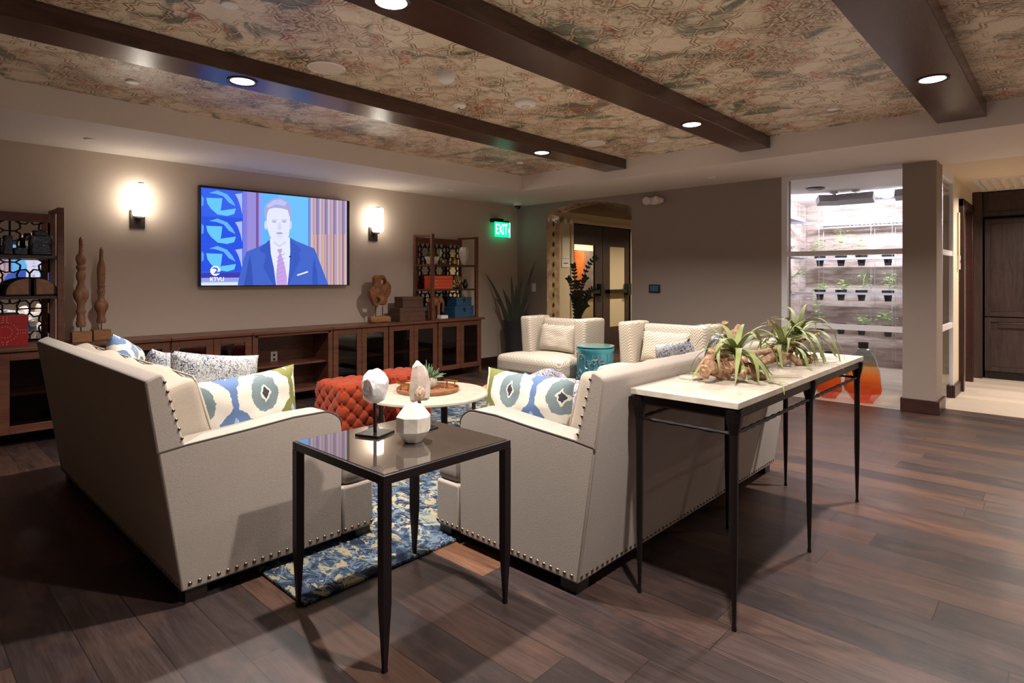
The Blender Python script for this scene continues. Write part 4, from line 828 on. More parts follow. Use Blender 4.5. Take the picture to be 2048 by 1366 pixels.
def airplant(label, c, nleaf, ln, seed, w=.0085, extra=()):
    rn = random.Random(seed); t = thing('air_plant', label, 'air plant', c, 0, 'air plants on the console'); m = MB(); c = Vector(c)
    for k in range(nleaf):
        a = k * 2.4 + rn.uniform(-.3, .3); f = k / nleaf; el = 1.2 - 1.2 * f + rn.uniform(-.15, .15); l = ln * (.55 + .55 * f + rn.uniform(-.1, .15)); d = Vector((math.cos(a) * math.cos(el), math.sin(a) * math.cos(el), math.sin(el)))
        p = Vector((0, 0, 0)) + d * .012; pts = [p.copy()]; st = l / 12; sag = (.10 + .20 * f) * rn.uniform(.6, 1.5); tw = rn.uniform(-.12, .12)
        for i in range(12):
            d = (d + Vector((-d.y * tw, d.x * tw, -sag * (.55 + i / 7)))).normalized(); p = p + d * st; wz = p + c
            on = 2.07 < wz.x < 3.78 and .855 < wz.y < 1.27
            if on and wz.z < .824: p.z = .824 - c.z; d.z = abs(d.z) * .1; d = d.normalized()
            pts.append(p.copy())
        wd = [w * (1.1, 1.1, 1.05, 1, .93, .85, .77, .68, .58, .47, .35, .22, .06)[i] for i in range(13)]
        m.blade(pts, wd, fold=.35)
    m.build('leaves', 'airplant_leaf', t, auto=60); m = MB().ico((0, 0, 0), .02, 3); m.build('bulb', 'airplant_leaf', t)
airplant('large pale air plant on the near driftwood, its leaves drooping over the marble', Wd(1470, 706, 1.07), 28, .33, 3, .0145)
airplant('silvery air plant in the middle of the driftwood', Wd(1566, 690, 1.07), 32, .31, 6, .0105)
airplant('tall green air plant at the far end of the driftwood', Wd(1597, 668, 1.06), 32, .32, 11, .0125)

# ================================================================= media cabinets
CT = .735; YF = 5.70
def pane_door(t, x0, x1, z0=.10, z1=.70):
    f = .062; y0, y1 = YF, YF + .022; m = MB().box(x0, y0, z0, x0 + f, y1, z1).box(x1 - f, y0, z0, x1, y1, z1).box(x0 + f, y0, z0, x1 - f, y1, z0 + f).box(x0 + f, y0, z1 - f, x1 - f, y1, z1)
    d = bevel(m.build('door', 'cabinet_wood', t), .0025); MB().box(x0 + f, y0 + .010, z0 + f, x1 - f, y0 + .014, z1 - f).build('door_pane', 'cabinet_glass', d); MB().lathe([(.007, 0), (.009, .006), (.009, .012), (.001, .014)], n=12).build('knob', 'stud', d, T=Matrix.Translation((x1 - f + .012 if False else x0 + f - .03, y0, z0 + .06)) @ Matrix.Rotation(PI / 2, 4, 'X')) if False else None
def cabinet(label, x0, x1, doors, open_=False, ov=(0, 0)):
    t = thing('media_cabinet', label, 'cabinet', ((x0 + x1) / 2, 5.9, 0), 0, 'media cabinets under the television'); o = (x0 + x1) / 2
    def B(m, n, mt, w=.002): q = m.build(n, mt, t); q.location = (-o, -5.9, 0); return bevel(q, w) if w else q
    m = MB().box(x0, YF + (.0 if open_ else .024), .10, x0 + .022, 6.09, .708).box(x1 - .022, YF + (.0 if open_ else .024), .10, x1, 6.09, .708).box(x0 + .022, 6.07, .10, x1 - .022, 6.09, .708).box(x0 + .022, YF + (.0 if open_ else .024), .10, x1 - .022, 6.07, .13).box(x0 + .022, YF + (.0 if open_ else .024), .68, x1 - .022, 6.07, .708)
    if open_: m.box(x0 + .022, YF, .10, x0 + .05, YF + .02, .70).box(x1 - .05, YF, .10, x1 - .022, YF + .02, .70)
    B(m, 'carcass', 'cabinet_wood'); B(MB().box(x0 - ov[0], YF - .02, .708, x1 + ov[1], 6.095, CT), 'top', 'cabinet_top_wood', .003)
    B(MB().box(x0 + .022, YF + .05, .37, x1 - .022, 6.07, .39), 'shelf', 'cabinet_wood')
    n = len(doors)
    for a, b in doors:
        f = .06; m = MB().box(a, YF, .10, a + f, YF + .022, .703).box(b - f, YF, .10, b, YF + .022, .703).box(a + f, YF, .10, b - f, YF + .022, .10 + f).box(a + f, YF, .703 - f, b - f, YF + .022, .703)
        d = B(m, 'door', 'cabinet_wood'); q = MB().box(a + f, YF + .010, .16, b - f, YF + .014, .643).build('door_pane', 'cabinet_glass', d); 
    for xx in (x0 + .01, x1 - .05): B(MB().box(xx, YF + .012, 0, xx + .04, YF + .052, .10), 'leg', 'cabinet_wood', 0); B(MB().box(xx, 6.04, 0, xx + .04, 6.08, .10), 'leg', 'cabinet_wood', 0)
    return t
cabinet('glass-door cabinet standing under the left bookcase', .20, 1.055, [(.205, .625), (.63, 1.05)])
cabinet('glass-door cabinet behind the left sofa, with the finials on top', 1.06, 1.765, [(1.065, 1.41), (1.415, 1.76)])
cabinet('two-door cabinet just left of the open television cabinet', 1.77, 2.475, [(1.775, 2.12), (2.125, 2.47)])
op = cabinet('open cabinet with one middle shelf below the television', 2.48, 3.325, [], True)
cabinet('glass-door cabinet right of the open one, behind the orange ottoman', 3.33, 4.035, [(3.335, 3.68), (3.685, 4.03)])
cabinet('glass-door cabinet below the root sculpture and brown boxes', 4.04, 4.755, [(4.045, 4.395), (4.40, 4.75)])
cabinet('glass-door cabinet at the right end, under the right bookcase', 4.76, 5.53, [(4.775, 5.135), (5.14, 5.50)], ov=(0, .03))
t = thing('outlet_plate', 'white wall outlet seen inside the open cabinet', 'outlet', (2.86, 6.07, .43)); bevel(MB().box(-.036, -.006, -.058, .036, 0, .058).build('plate', 'white_plastic', t), .002)
for z in (-.022, .022): MB().box(-.012, -.009, z - .010, .012, -.005, z + .010).build('socket', 'black_plastic', t)

# ================================================================= bookcases
def lattice(t, x0, x1, z0, z1, y):
    m = MB(); T_ = (x1 - x0) / 3.0; r1 = T_ * .5; r2 = r1 * .765 * .707
    def seg(a, b):
        (ax, az), (bx, bz) = a, b
        def ins(p): return x0 - .001 <= p[0] <= x1 + .001 and z0 - .001 <= p[1] <= z1 + .001
        for _ in range(8):
            if ins((ax, az)) and ins((bx, bz)): break
            if not ins((ax, az)): ax, az = ax + (bx - ax) * .125, az + (bz - az) * .125
            if not ins((bx, bz)): bx, bz = bx + (ax - bx) * .125, bz + (az - bz) * .125
        if ins((ax, az)) and ins((bx, bz)) and (ax - bx) ** 2 + (az - bz) ** 2 > 1e-5: m.bar((ax, y, az), (bx, y, bz), .010, .006, up=(0, 1, 0))
    ni = int((x1 - x0) / T_) + 2; nj = int((z1 - z0) / T_) + 2
    for i in range(-1, ni):
        for j in range(-1, nj):
            cx = x0 + T_ * (i + .5); cz = z0 + T_ * (j + .5); P = []
            for k in range(16): rr = r1 * .72 if k % 2 == 0 else r1 * .50; a = k * PI / 8; P.append((cx + rr * math.cos(a), cz + rr * math.sin(a)))
            for k in range(16): seg(P[k], P[(k + 1) % 16])
            for k in range(0, 16, 4): a = k * PI / 8; seg(P[k], (cx + r1 * math.cos(a), cz + r1 * math.sin(a)))
            for sx in (1, -1):
                for sz in (1, -1):
                    q = (cx + sx * r1 * .509, cz + sz * r1 * .509); e = (cx + sx * r1, cz + sz * r1); a1 = (cx + sx * r1, cz + sz * r1 * .62); a2 = (cx + sx * r1 * .62, cz + sz * r1)
                    seg(q, (cx + sx * r1 * .8, cz + sz * r1 * .66)); seg(q, (cx + sx * r1 * .66, cz + sz * r1 * .8)); seg((cx + sx * r1 * .8, cz + sz * r1 * .66), a1); seg((cx + sx * r1 * .66, cz + sz * r1 * .8), a2); seg(a1, (cx + sx * r1, cz)); seg(a2, (cx, cz + sz * r1))
    return m.build('lattice', 'lattice_metal', t, auto=0)
def bookcase(label, x0, x1):
    t = thing('bookcase', label, 'bookcase', ((x0 + x1) / 2, 5.9, CT), 0, 'mirror-backed bookcases'); o = (x0 + x1) / 2; w = .042; zt = 1.80; yf, yb = 5.72, 6.08
    def B(m, n, mt, bv=.002): q = m.build(n, mt, t); q.location = (-o, -5.9, -CT); return bevel(q, bv) if bv else q
    for s in (0, 1):
        a = x0 if s == 0 else x1 - w; m = MB().box(a, yf, CT, a + w, yf + .035, zt).box(a, yb - .035, CT, a + w, yb, zt)
        for z in (CT + .012, 1.105, 1.415, zt - .015): m.box(a, yf + .035, z - .012, a + w, yb - .035, z + .012)
        B(m, 'side_frame', 'cabinet_wood')
    B(MB().box(x0 + w, yb - .05, 1.70, x1 - w, yb - .02, 1.77), 'back_rail', 'cabinet_wood'); B(MB().box(x0 + .005, yf + .005, CT + .0005, x1 - .005, yb, CT + .012), 'bottom_board', 'cabinet_wood', 0)
    for z in (1.105, 1.415): B(MB().box(x0 + w - .01, yf + .015, z - .011, x1 - w + .01, yb - .035, z + .011), 'shelf', 'dark_veneer')
    B(MB().box(x0 + w, 6.052, CT + .03, x1 - w, 6.060, 1.70), 'mirror_back', 'mirror', 0); q = lattice(t, x0 + w, x1 - w, CT + .03, 1.70, 6.042); q.location = (-o, -5.9, -CT)
    return t
bookcase('mirror-backed bookcase with star lattice cut off at the left edge', .20, 1.02); bookcase('mirror-backed bookcase with star lattice right of the television', 4.685, 5.475)
S1 = 1.1165; S2 = 1.4265; S0 = CT + .0125
def box_with_lid(name, lab, cat, x0, x1, y0, y1, z0, z1, mt, group=None, lid=.3, clasp=None, studs=None):
    cx, cy = (x0 + x1) / 2, (y0 + y1) / 2; t = thing(name, lab, cat, (cx, cy, z0), 0, group); hx, hy, hz = (x1 - x0) / 2, (y1 - y0) / 2, z1 - z0; k = hz * (1 - lid)
    bevel(MB().box(-hx + .002, -hy + .002, 0, hx - .002, hy - .002, k).build('box_body', mt, t), .002); bevel(MB().box(-hx, -hy, k + .001, hx, hy, hz).build('lid', mt, t), .003)
    if clasp: MB().box(-.012, -hy - .004, k - .03, .012, -hy, k + .022).build('clasp', clasp, t)
    if studs: 
        m = MB()
        for a, b in studs(hx, hz): m.ico((a, -hy - .001, b), .0035, 1)
        m.build('studs', 'stud', t)
    return t
def medallion(hx, hz):
    P = []; cx, cz = .02, hz * .46
    for k in range(16): a = k * PI / 8; P.append((cx + .042 * math.cos(a), cz + .042 * math.sin(a)))
    for k in range(24):
        a = k * PI / 12
        if abs(math.sin(2 * a)) > .3: P.append((cx + .072 * math.cos(a), cz + .072 * math.sin(a)))
    for k in range(5):
        q = .075 + k * .0145
        for s in (-.011, .011):
            for c in ((cx + q, cz + s), (cx - q, cz + s), (cx + s, cz + q), (cx + s, cz - q)):
                if abs(c[0]) < hx - .004 and .004 < c[1] < hz - .004: P.append(c)
    return P
def rows(hx, hz): return [(-hx + .012 + i * .018, hz * q) for q in (.12, .38, .62, .88) for i in range(int((2 * hx - .02) / .018) + 1)] + [(-hx + .05 + .02 * math.cos(a / 3), hz * .5 + .03 * math.sin(a / 3)) for a in range(18)]
box_with_lid('leather_box', 'red leather box with a nailhead medallion in the left bookcase', 'box', .49, .805, 5.74, 5.95, S0, .975, 'red_leather', studs=medallion)
box_with_lid('leather_box', 'orange studded box on the middle shelf of the right bookcase', 'box', 4.74, 5.06, 5.76, 5.94, S1, 1.285, 'orange_leather', lid=.25, studs=rows)
box_with_lid('lacquer_box', 'larger blue box, the lower of the two blue boxes', 'box', 5.09, 5.42, 5.75, 5.98, S0, .895, 'blue_leather', 'stacked blue boxes', clasp='bronze_metal'); box_with_lid('lacquer_box', 'smaller blue box on top of the larger blue box', 'box', 5.13, 5.40, 5.77, 5.96, .896, 1.005, 'blue_leather', 'stacked blue boxes', clasp='bronze_metal')
box_with_lid('wooden_box', 'larger brown wooden box, the lower of the two beside the right bookcase', 'box', 4.245, 4.63, 5.77, 5.98, CT + .0005, .90, 'brown_box_wood', 'stacked brown boxes'); box_with_lid('wooden_box', 'smaller brown wooden box on top of the larger one', 'box', 4.30, 4.61, 5.79, 5.96, .901, 1.03, 'brown_box_wood', 'stacked brown boxes')
# left bookcase things
def log_end(lab, cx, s):
    t = thing('log_bookend', lab, 'bookend', (cx, 5.84, S1), 0, 'petrified log bookends'); pts = [(-.085 * s, 0), (.07 * s, 0)]
    for k in range(13): a = k / 12 * PI * .5; pts.append((.07 * s - .15 * s * math.sin(a) , .135 * math.cos(a) * (1 - .03 * math.sin(k * 2))))
    pts = [(.07 * s, 0)] + [(.07 * s - .155 * s * math.sin(k / 12 * PI / 2), .14 * math.cos(k / 12 * PI / 2) ** .8 + (0 if k < 12 else 0)) for k in range(13)]
    m = MB().prism(pts, 1, -.06, .06); o = m.build('log', 'log_bark', t); bevel(o, .008, 2); cxy = (sum(p[0] for p in pts) / len(pts), sum(p[1] for p in pts) / len(pts)); pf = [(cxy[0] + (p[0] - cxy[0]) * .84, cxy[1] + (p[1] - cxy[1]) * .84) for p in pts]; MB().prism(pf, 1, -.063, -.059).build('cut_face', 'log_face', t)
log_end('left half of the polished log bookends in the left bookcase', .755, 1); log_end('right half of the polished log bookends in the left bookcase', .912, -1)
t = thing('ceramic_jar', 'square black glazed jar with a lid on the top shelf of the left bookcase', 'jar', (.885, 5.85, S2)); MB().rbox(-.072, -.072, 0, .072, .072, .155, r=.012, n=5, fn=lambda q, u: q + Vector((mnoise.noise(q * 50) * .004, mnoise.noise(q * 52) * .004, 0))).build('jar_body', 'black_ceramic', t); MB().rbox(-.045, -.045, .150, .045, .045, .195, r=.012, n=2).build('lid', 'black_ceramic', t)
t = tag(MB().rbox(-.016, -.06, 0, .016, .06, .165, r=.008, n=3).build('stone_slab', 'old_stone', loc=(.957 - .002, 5.96, S2)), 'grey green stone slab standing beside the black jar', 'ornament')
m = MB().rbox(-.028, -.05, 0, .028, .05, .145, r=.006, n=5, fn=lambda q, u: q + Vector((mnoise.noise(q * 70) * .004, 0, 0))).rbox(.032, -.05, 0, .115, .05, .055, r=.006, n=4); tag(m.build('textured_bookend', 'black_ceramic', loc=(.69, 5.82, S2)), 'dark rough L-shaped bookend left of the black jar', 'bookend')
# finials
def finial(lab, cx, cy, bw, prof, top, zb, bh=.085):
    t = thing('carved_finial', lab, 'ornament', (cx, cy, CT + .0005), 0, 'turned wooden finials'); bevel(MB().box(-bw, -.045, 0, bw, .045, bh).build('base_block', 'block_wood', t), .003); MB().lathe([(.004, bh), (.004, zb + .01)], n=8).build('stand_rod', 'lattice_metal', t)
    MB().lathe([(r * 1.0, zb + z * (top - zb)) for r, z in prof], n=28).build('turned_body', 'carved_wood', t, auto=50)
p1 = [(.027, 0), (.032, .02), (.036, .05), (.030, .07), (.030, .10), (.026, .14), (.034, .165), (.034, .18), (.025, .20), (.028, .26), (.050, .32), (.054, .36), (.048, .40), (.034, .425), (.034, .435), (.034, .44), (.026, .47), (.022, .50), (.030, .53), (.035, .56), (.030, .60), (.022, .625), (.034, .65), (.034, .67), (.024, .69), (.034, .73), (.036, .76), (.030, .795), (.018, .81), (.014, .86), (.013, .92), (.017, .925), (.013, .935), (.016, .945), (.013, .955), (.015, .965), (.010, .98), (.001, 1)]
p2 = [(.028, 0), (.034, .02), (.034, .04), (.026, .08), (.030, .13), (.048, .19), (.052, .23), (.046, .27), (.030, .30), (.022, .33), (.022, .36), (.028, .40), (.030, .43), (.024, .445), (.024, .47), (.030, .485), (.024, .50), (.028, .56), (.030, .60), (.026, .615), (.030, .63), (.031, .70), (.026, .77), (.016, .83), (.013, .92), (.015, .93), (.012, .945), (.015, .955), (.011, .97), (.005, .985), (.001, 1)]
finial('taller turned wooden finial on a block, beside the left bookcase', 1.155, 5.86, .066, p1, .855, .12); finial('shorter turned wooden finial on a block, right of the taller one', 1.315, 5.955, .062, p2, .78, .14)
# root sculpture
t = thing('root_sculpture', 'gnarled wooden root sculpture on twin rods and a wooden base', 'sculpture', (4.045, 5.9, CT + .0005)); MB().rbox(-.14, -.045, 0, .14, .045, .075, r=.02, n=4, fn=lambda q, u: q + Vector((0, 0, .006 * math.sin(q.x * 40)))).build('base_block', 'block_wood', t)
for x in (-.05, .045): MB().lathe([(.005, .07), (.005, .19)], cx=x, n=8).build('stand_rod', 'lattice_metal', t)
m = MB(); OUT0 = [(-.105, .235), (-.14, .29), (-.15, .36), (-.125, .41), (-.085, .43), (-.09, .48), (-.08, .54), (-.03, .56), (.03, .56), (.075, .545), (.085, .50), (.115, .475), (.15, .44), (.16, .38), (.145, .33), (.115, .29), (.10, .24), (.07, .20), (.03, .195), (-.005, .215), (-.04, .19), (-.08, .195)]
OUT = []
for _i in range(len(OUT0)):
    _a, _b = OUT0[_i], OUT0[(_i + 1) % len(OUT0)]; OUT += [(_a[0] * .75 + _b[0] * .25, _a[1] * .75 + _b[1] * .25), (_a[0] * .25 + _b[0] * .75, _a[1] * .25 + _b[1] * .75)]
holes = [((.04, .475), .028), ((-.045, .26), .032)]
n_ = 26; g = {}; vs = []; fs = []
def inpoly(x, z):
    c = False; k = len(OUT)
    for i in range(k):
        (x1, z1), (x2, z2) = OUT[i], OUT[i - 1]
        if (z1 > z) != (z2 > z) and x < (x2 - x1) * (z - z1) / (z2 - z1) + x1: c = not c
    return c and all((x - h[0]) ** 2 + ((z - h[1]) * 1.0) ** 2 > r * r for h, r in holes)
q_ = .0075; cells = {(i, j) for i in range(-22, 23) for j in range(20, 78) if inpoly(i * q_, j * q_)}; idx = {}
def V_(i, j, s):
    k = (i, j, s)
    if k not in idx: x, z = i * q_ - q_ / 2, j * q_ - q_ / 2; idx[k] = len(vs); vs.append((x, s * (.035 + .012 * mnoise.noise(Vector((x * 14, z * 14, s)))), z))
    return idx[k]
for i, j in cells:
    for s in (-1, 1): fs.append((V_(i, j, s), V_(i + 1, j, s), V_(i + 1, j + 1, s), V_(i, j + 1, s)))
    for (di, dj, a, b) in ((-1, 0, (i, j), (i, j + 1)), (1, 0, (i + 1, j), (i + 1, j + 1)), (0, -1, (i, j), (i + 1, j)), (0, 1, (i, j + 1), (i + 1, j + 1))):
        if (i + di, j + dj) not in cells: fs.append((V_(*a, -1), V_(*b, -1), V_(*b, 1), V_(*a, 1)))
m.add(vs, fs); o = m.build('root_wood', 'root_wood', t, auto=180); md = o.modifiers.new('smooth', 'SMOOTH'); md.factor = .5; md.iterations = 4; md = o.modifiers.new('sub', 'SUBSURF'); md.levels = 1; md.render_levels = 1
# right bookcase things
t = thing('potted_moss', 'white square bowl of green moss on the top shelf of the right bookcase', 'potted plant', (4.79, 5.84, S2)); MB().lathe([(.05, 0), (.062, .01), (.098, .095), (.088, .095), (.06, .06), (.001, .06)], n=28).build('pot', 'white_ceramic', t); MB().ico((0, 0, .10), .078, 4, lambda q: q * (1 + .12 * mnoise.noise(q * 9)), (1, .9, .85)).build('moss', 'moss', t)
tag(MB().lathe([(.018, 0), (.026, .02), (.026, .045), (.016, .065), (.022, .075), (.001, .076)], n=20).build('brass_bottle', 'brass', loc=(4.95, 5.83, S2)), 'small brass bottle right of the moss bowl', 'ornament')
t = thing('brass_jar', 'squat brass jar with a lid on the top shelf of the right bookcase', 'jar', (5.15, 5.84, S2)); MB().lathe([(.035, 0), (.046, .01), (.046, .055), (.04, .06)], n=24).build('jar_body', 'brass', t); MB().lathe([(.044, .06), (.046, .066), (.03, .074), (.008, .078), (.01, .088), (.001, .092)], n=24).build('lid', 'brass', t)
m = MB(); prof = [(.03, 0), (.045, .05), (.062, .13), (.066, .18), (.055, .225), (.045, .235), (.038, .225), (.03, .15)]; m.lathe(prof, n=10, cap=False); m.lathe([(.001, .001), (.03, .001)], n=10, cap=False); tag(m.build('faceted_vase', 'white_ceramic', auto=15, loc=(5.34, 5.86, S2)), 'tall white fluted vase on the top shelf of the right bookcase', 'vase')
m = MB()
for k in range(5):
    ax = Matrix.Rotation(k * PI / 5 + .3, 3, 'Z') @ Matrix.Rotation(.6 + .5 * (k % 3), 3, 'X'); pts = [ax @ Vector((.084 * math.cos(a / 6), .084 * math.sin(a / 6), .012 * math.sin(a / 2))) + Vector((0, 0, .09)) for a in range(38)]; m.tube(pts[:-1], .0085, 6, closed=True)
tag(m.build('knot_sphere', 'gold_wire', loc=(5.19, 5.85, S1)), 'woven rope knot sphere beside the orange box', 'ornament')
m = MB().ico((0, 0, .05), .042, 3, lambda q: q * (1 + .2 * mnoise.noise(q * 3)), (.9, .8, 1.2)); m.ico((0, 0, .105), .022, 2); tag(m.build('dark_figurine', 'dark_resin', loc=(5.365, 5.86, S1 + .0)), 'small dark figurine at the right end of the middle shelf', 'ornament')
t = thing('elephant_figurine', 'brown elephant figurine with a long trunk in the right bookcase', 'figurine', (4.86, 5.86, S0)); m = MB(); m.ico((-.03, 0, .21), .075, 4, None, (1.1, .7, .85)).ico((.065, 0, .23), .05, 3, None, (.95, .8, 1.05)); m.tube([(.10, 0, .235), (.125, 0, .19), (.125, 0, .13), (.115, 0, .09), (.13, 0, .07)], [.026, .02, .015, .012, .010], 10)
for x, y in ((-.08, -.03), (-.08, .03), (.02, -.03), (.02, .03)): m.tube([(x, y, .2), (x, y, .08), (x, y, .0)], [.026, .020, .022], 10)
m.build('body', 'elephant_brown', t, auto=60)
for s in (-1, 1): MB().ico((.05, s * .045, .235), .04, 3, None, (.7, .18, 1)).build('ear', 'elephant_brown', t)
t = tag(MB().box(-.055, -.04, 0, .055, .04, .04).build('closed_book', 'paper', loc=(4.895, 5.765, S0)), 'small white book lying in front of the elephant figurine', 'book')

# ================================================================= plants
t = thing('potted_snake_plant', 'tall snake plant in a charcoal planter in the corner under the exit sign', 'potted plant', (6.2, 5.74, 0)); MB().lathe([(.115, 0), (.12, .005), (.168, .65), (.172, .66), (.155, .66), (.15, .62), (.001, .615)], n=40).build('planter', 'planter_charcoal', t)
rn = random.Random(31); 
tips = [(-.42, -.02, 1.33), (-.05, .05, 1.30), (.11, .0, 1.32), (.30, -.05, 1.50), (.23, .02, 1.10), (-.28, .05, .98), (.25, -.08, .98), (-.02, -.08, 1.08), (.07, .1, 1.12), (-.12, -.05, 1.02), (.03, .02, 1.18), (.16, .08, 1.0), (-.17, .08, 1.12), (.10, -.1, .95)]
for a, b, z in tips:
    tx = RGT.x * a - FWD.x * b; ty = RGT.y * a - FWD.y * b; bs = Vector((tx * .22, ty * .22, .60)); tp = Vector((tx, ty, z)); mid = bs.lerp(tp, .5) + Vector((-tx * .12, -ty * .12, .05)); pts = []
    for i in range(9): q = i / 8; pts.append(bs * (1 - q) ** 2 + mid * 2 * q * (1 - q) + tp * q * q)
    up = FWD if abs(a) > .05 else Vector((FWD.x, FWD.y, .1)); MB().blade(pts, [.015, .020, .024, .025, .024, .021, .016, .009, .001], up=tuple(-FWD), fold=.3).build('leaf', 'snake_leaf', t, auto=60)
t = thing('potted_zz_plant', 'dark arching leafy plant in a floor pot beyond the arch', 'potted plant', (7.22, 5.42, 0)); MB().lathe([(.12, 0), (.16, .38), (.165, .4), (.145, .4), (.14, .36), (.001, .355)], n=32).build('planter', 'planter_charcoal', t); rn = random.Random(8); m = MB(); ms = MB()
ends = [(.30, -.05, 1.56), (.26, .0, 1.10), (.14, .04, 1.26), (-.05, .02, 1.45), (.02, -.05, 1.2), (-.12, 0, 1.25), (.20, .05, .98), (.05, .1, .95), (.10, -.1, 1.05), (-.05, -.1, 1.0), (.16, -.02, .85)]
for a, b, z in ends:
    tx = RGT.x * a - FWD.x * b; ty = RGT.y * a - FWD.y * b; bs = Vector((0, 0, .35)); tp = Vector((tx, ty, z)); mid = Vector((tx * .12, ty * .12, z * .92)); pts = [bs * (1 - q) ** 2 + mid * 2 * q * (1 - q) + tp * q * q for q in [i / 14 for i in range(15)]]
    ms.tube(pts, [.012 - .0006 * i for i in range(15)], 6)
    for i in range(4, 15):
        tt = (pts[i] - pts[i - 1]).normalized(); sd = tt.cross(FWD).normalized()
        for s in (-1, 1):
            dr = (sd * s * .8 + tt * .6).normalized(); l = .055; q0 = pts[i]; m.blade([q0, q0 + dr * l * .3, q0 + dr * l * .7, q0 + dr * l], [.005, .017, .014, .001], up=tuple(-FWD), fold=.15)
m.build('leaves', 'zz_leaf', t, auto=60); ms.build('stems', 'zz_leaf', t)

# ================================================================= hall things
t = thing('wall_sign', 'small paper notice below a grille panel on the hall wall', 'sign', (7.385, 5.76, 1.66)); bevel(MB().box(-.09, -.010, -.10, .09, 0, .23).build('grille_panel', 'grille_white', t), .002); MB().box(-.095, -.012, -.235, .095, -.002, -.105).build('paper', 'paper', t)
for i, (x0, x1) in enumerate(((-.055, -.03), (-.025, .0), (.005, .025), (.03, .055))): MB().box(x0, -.0135, -.18, x1, -.0115, -.165).build('printed_mark', 'label_ink', t)
t = thing('painting', 'abstract orange and grey canvas seen through the left hall door pane', 'painting', (9.25, 6.77, 1.40)); MB().box(-.5, -.03, -.42, .5, 0, .38).build('canvas', 'abstract_paint', t); MB().box(-.53, -.035, .38, .53, 0, .41).box(-.53, -.035, -.45, .53, 0, -.42).build('frame', 'silver_frame', t)
m = MB().box(7.0, 6.78, 0, 10.9, 6.82, 2.295); struct('wall_vestibule', m, 'hall_paint')
t = thing('emergency_light', 'twin-head emergency light on the hall wall just inside the arch', 'emergency light', (7.33, 5.76, 2.14)); MB().rbox(-.07, -.05, -.035, .07, 0, .035, r=.015, n=2).build('housing', 'white_plastic', t)
for s in (-1, 1): MB().lathe([(.02, 0), (.038, .01), (.042, .045), (.001, .045)], n=16).build('lamp_head', 'grille_white', t, T=Matrix.Translation((s * .075, -.06, -.01)) @ Matrix.Rotation(PI / 2, 4, 'X'))
for i, (x, y) in enumerate(((8.0, 4.6), (9.6, 4.6), (9.2, 6.35))):
    if i == 0: hl = thing('recessed_light', 'recessed light in the hall ceiling hidden above the arch', 'ceiling light', (x, y, 2.295), 0, 'hall ceiling lights'); MB().lathe([(.066, 0), (.085, 0), (.085, -.006), (.066, -.003)], n=24, cap=False).build('trim_ring', 'trim_wood', hl); MB().lathe([(.067, -.001), (.06, -.004), (.001, -.005)], n=24, cap=False).build('lens', 'can_lens', hl); alight('downlight_glow', (0, 0, -.012), (0, 0, 0), .11, 26, (1, .85, .62), spread=math.radians(150), parent=hl)
    else: dup(hl, (x, y, 2.295), label=['', 'recessed light deeper in the hall beyond the arch', 'added recessed light behind the dark double doors, brightening the canvas'][i])  # the one behind the doors is added to brighten the canvas there
for i, (x, y) in enumerate(((8.2, .2), (8.2, -1.4), (6.2, -1.2))):  # unseen ceiling lights added as extra light for kitchen and room
    if i == 0: kl = thing('recessed_light', 'added recessed kitchen fill light right of the photo', 'ceiling light', (x, y, H), 0, 'added fill lights in the kitchen ceiling'); MB().lathe([(.066, 0), (.085, 0), (.085, -.006), (.066, -.003)], n=24, cap=False).build('trim_ring', 'white_plastic', kl); MB().lathe([(.067, -.001), (.06, -.004), (.001, -.005)], n=24, cap=False).build('lens', 'can_lens', kl); alight('downlight_glow', (0, 0, -.012), (0, 0, 0), .11, 34, (1, .88, .76), spread=math.radians(150), parent=kl)
    else: dup(kl, (x, y, H), label=['', 'added recessed kitchen fill light farther right, outside the photo', 'added recessed soffit fill light near the kitchen, outside the photo'][i])

# ================================================================= refrigerator wall
t = thing('refrigerator', 'built-in refrigerator faced in dark wood panels', 'refrigerator', (9.5, .34, 0)); fx = .0
bevel(MB().box(.03, -.44, .0, .375, .44, 2.0).build('carcass', 'dark_veneer', t), .003)
def panel(y0, y1, z0, z1, n='door'):
    m = MB(); f = .055; m.box(-.01, y0, z0, .03, y0 + f, z1).box(-.01, y1 - f, z0, .03, y1, z1).box(-.01, y0 + f, z0, .03, y1 - f, z0 + f).box(-.01, y0 + f, z1 - f, .03, y1 - f, z1).box(.004, y0 + f, z0 + f, .03, y1 - f, z1 - f); return bevel(m.build(n, 'dark_veneer', t), .003)
d = panel(.005, .44, .78, 1.985); MB().tube([(-.01, .05, 1.08), (-.055, .05, 1.08), (-.055, .05, 1.45), (-.01, .05, 1.45)], .009, 8).build('handle', 'bronze_metal', d)
d = panel(-.44, -.005, .78, 1.985); MB().tube([(-.01, -.05, 1.08), (-.055, -.05, 1.08), (-.055, -.05, 1.45), (-.01, -.05, 1.45)], .009, 8).build('handle', 'bronze_metal', d)
d = panel(-.44, .44, .10, .765, 'drawer'); MB().tube([(-.01, .30, .70), (-.05, .30, .70), (-.05, -.30, .70), (-.01, -.30, .70)], .009, 8).build('handle', 'bronze_metal', d)
MB().box(.02, -.42, .015, .05, .42, .09).build('toe_grille', 'black_plastic', t)
for y in (-.36, .36): MB().lathe([(.02, 0), (.02, .03)], cx=.045, cy=y, n=10).build('foot', 'black_plastic', t)
t = thing('overhead_cabinet', 'dark wood cupboard above the refrigerator, reaching the ceiling', 'cabinet', (9.5, .34, 2.02)); MB().box(.03, -.46, 0, .375, .46, .31).build('carcass', 'dark_veneer', t)
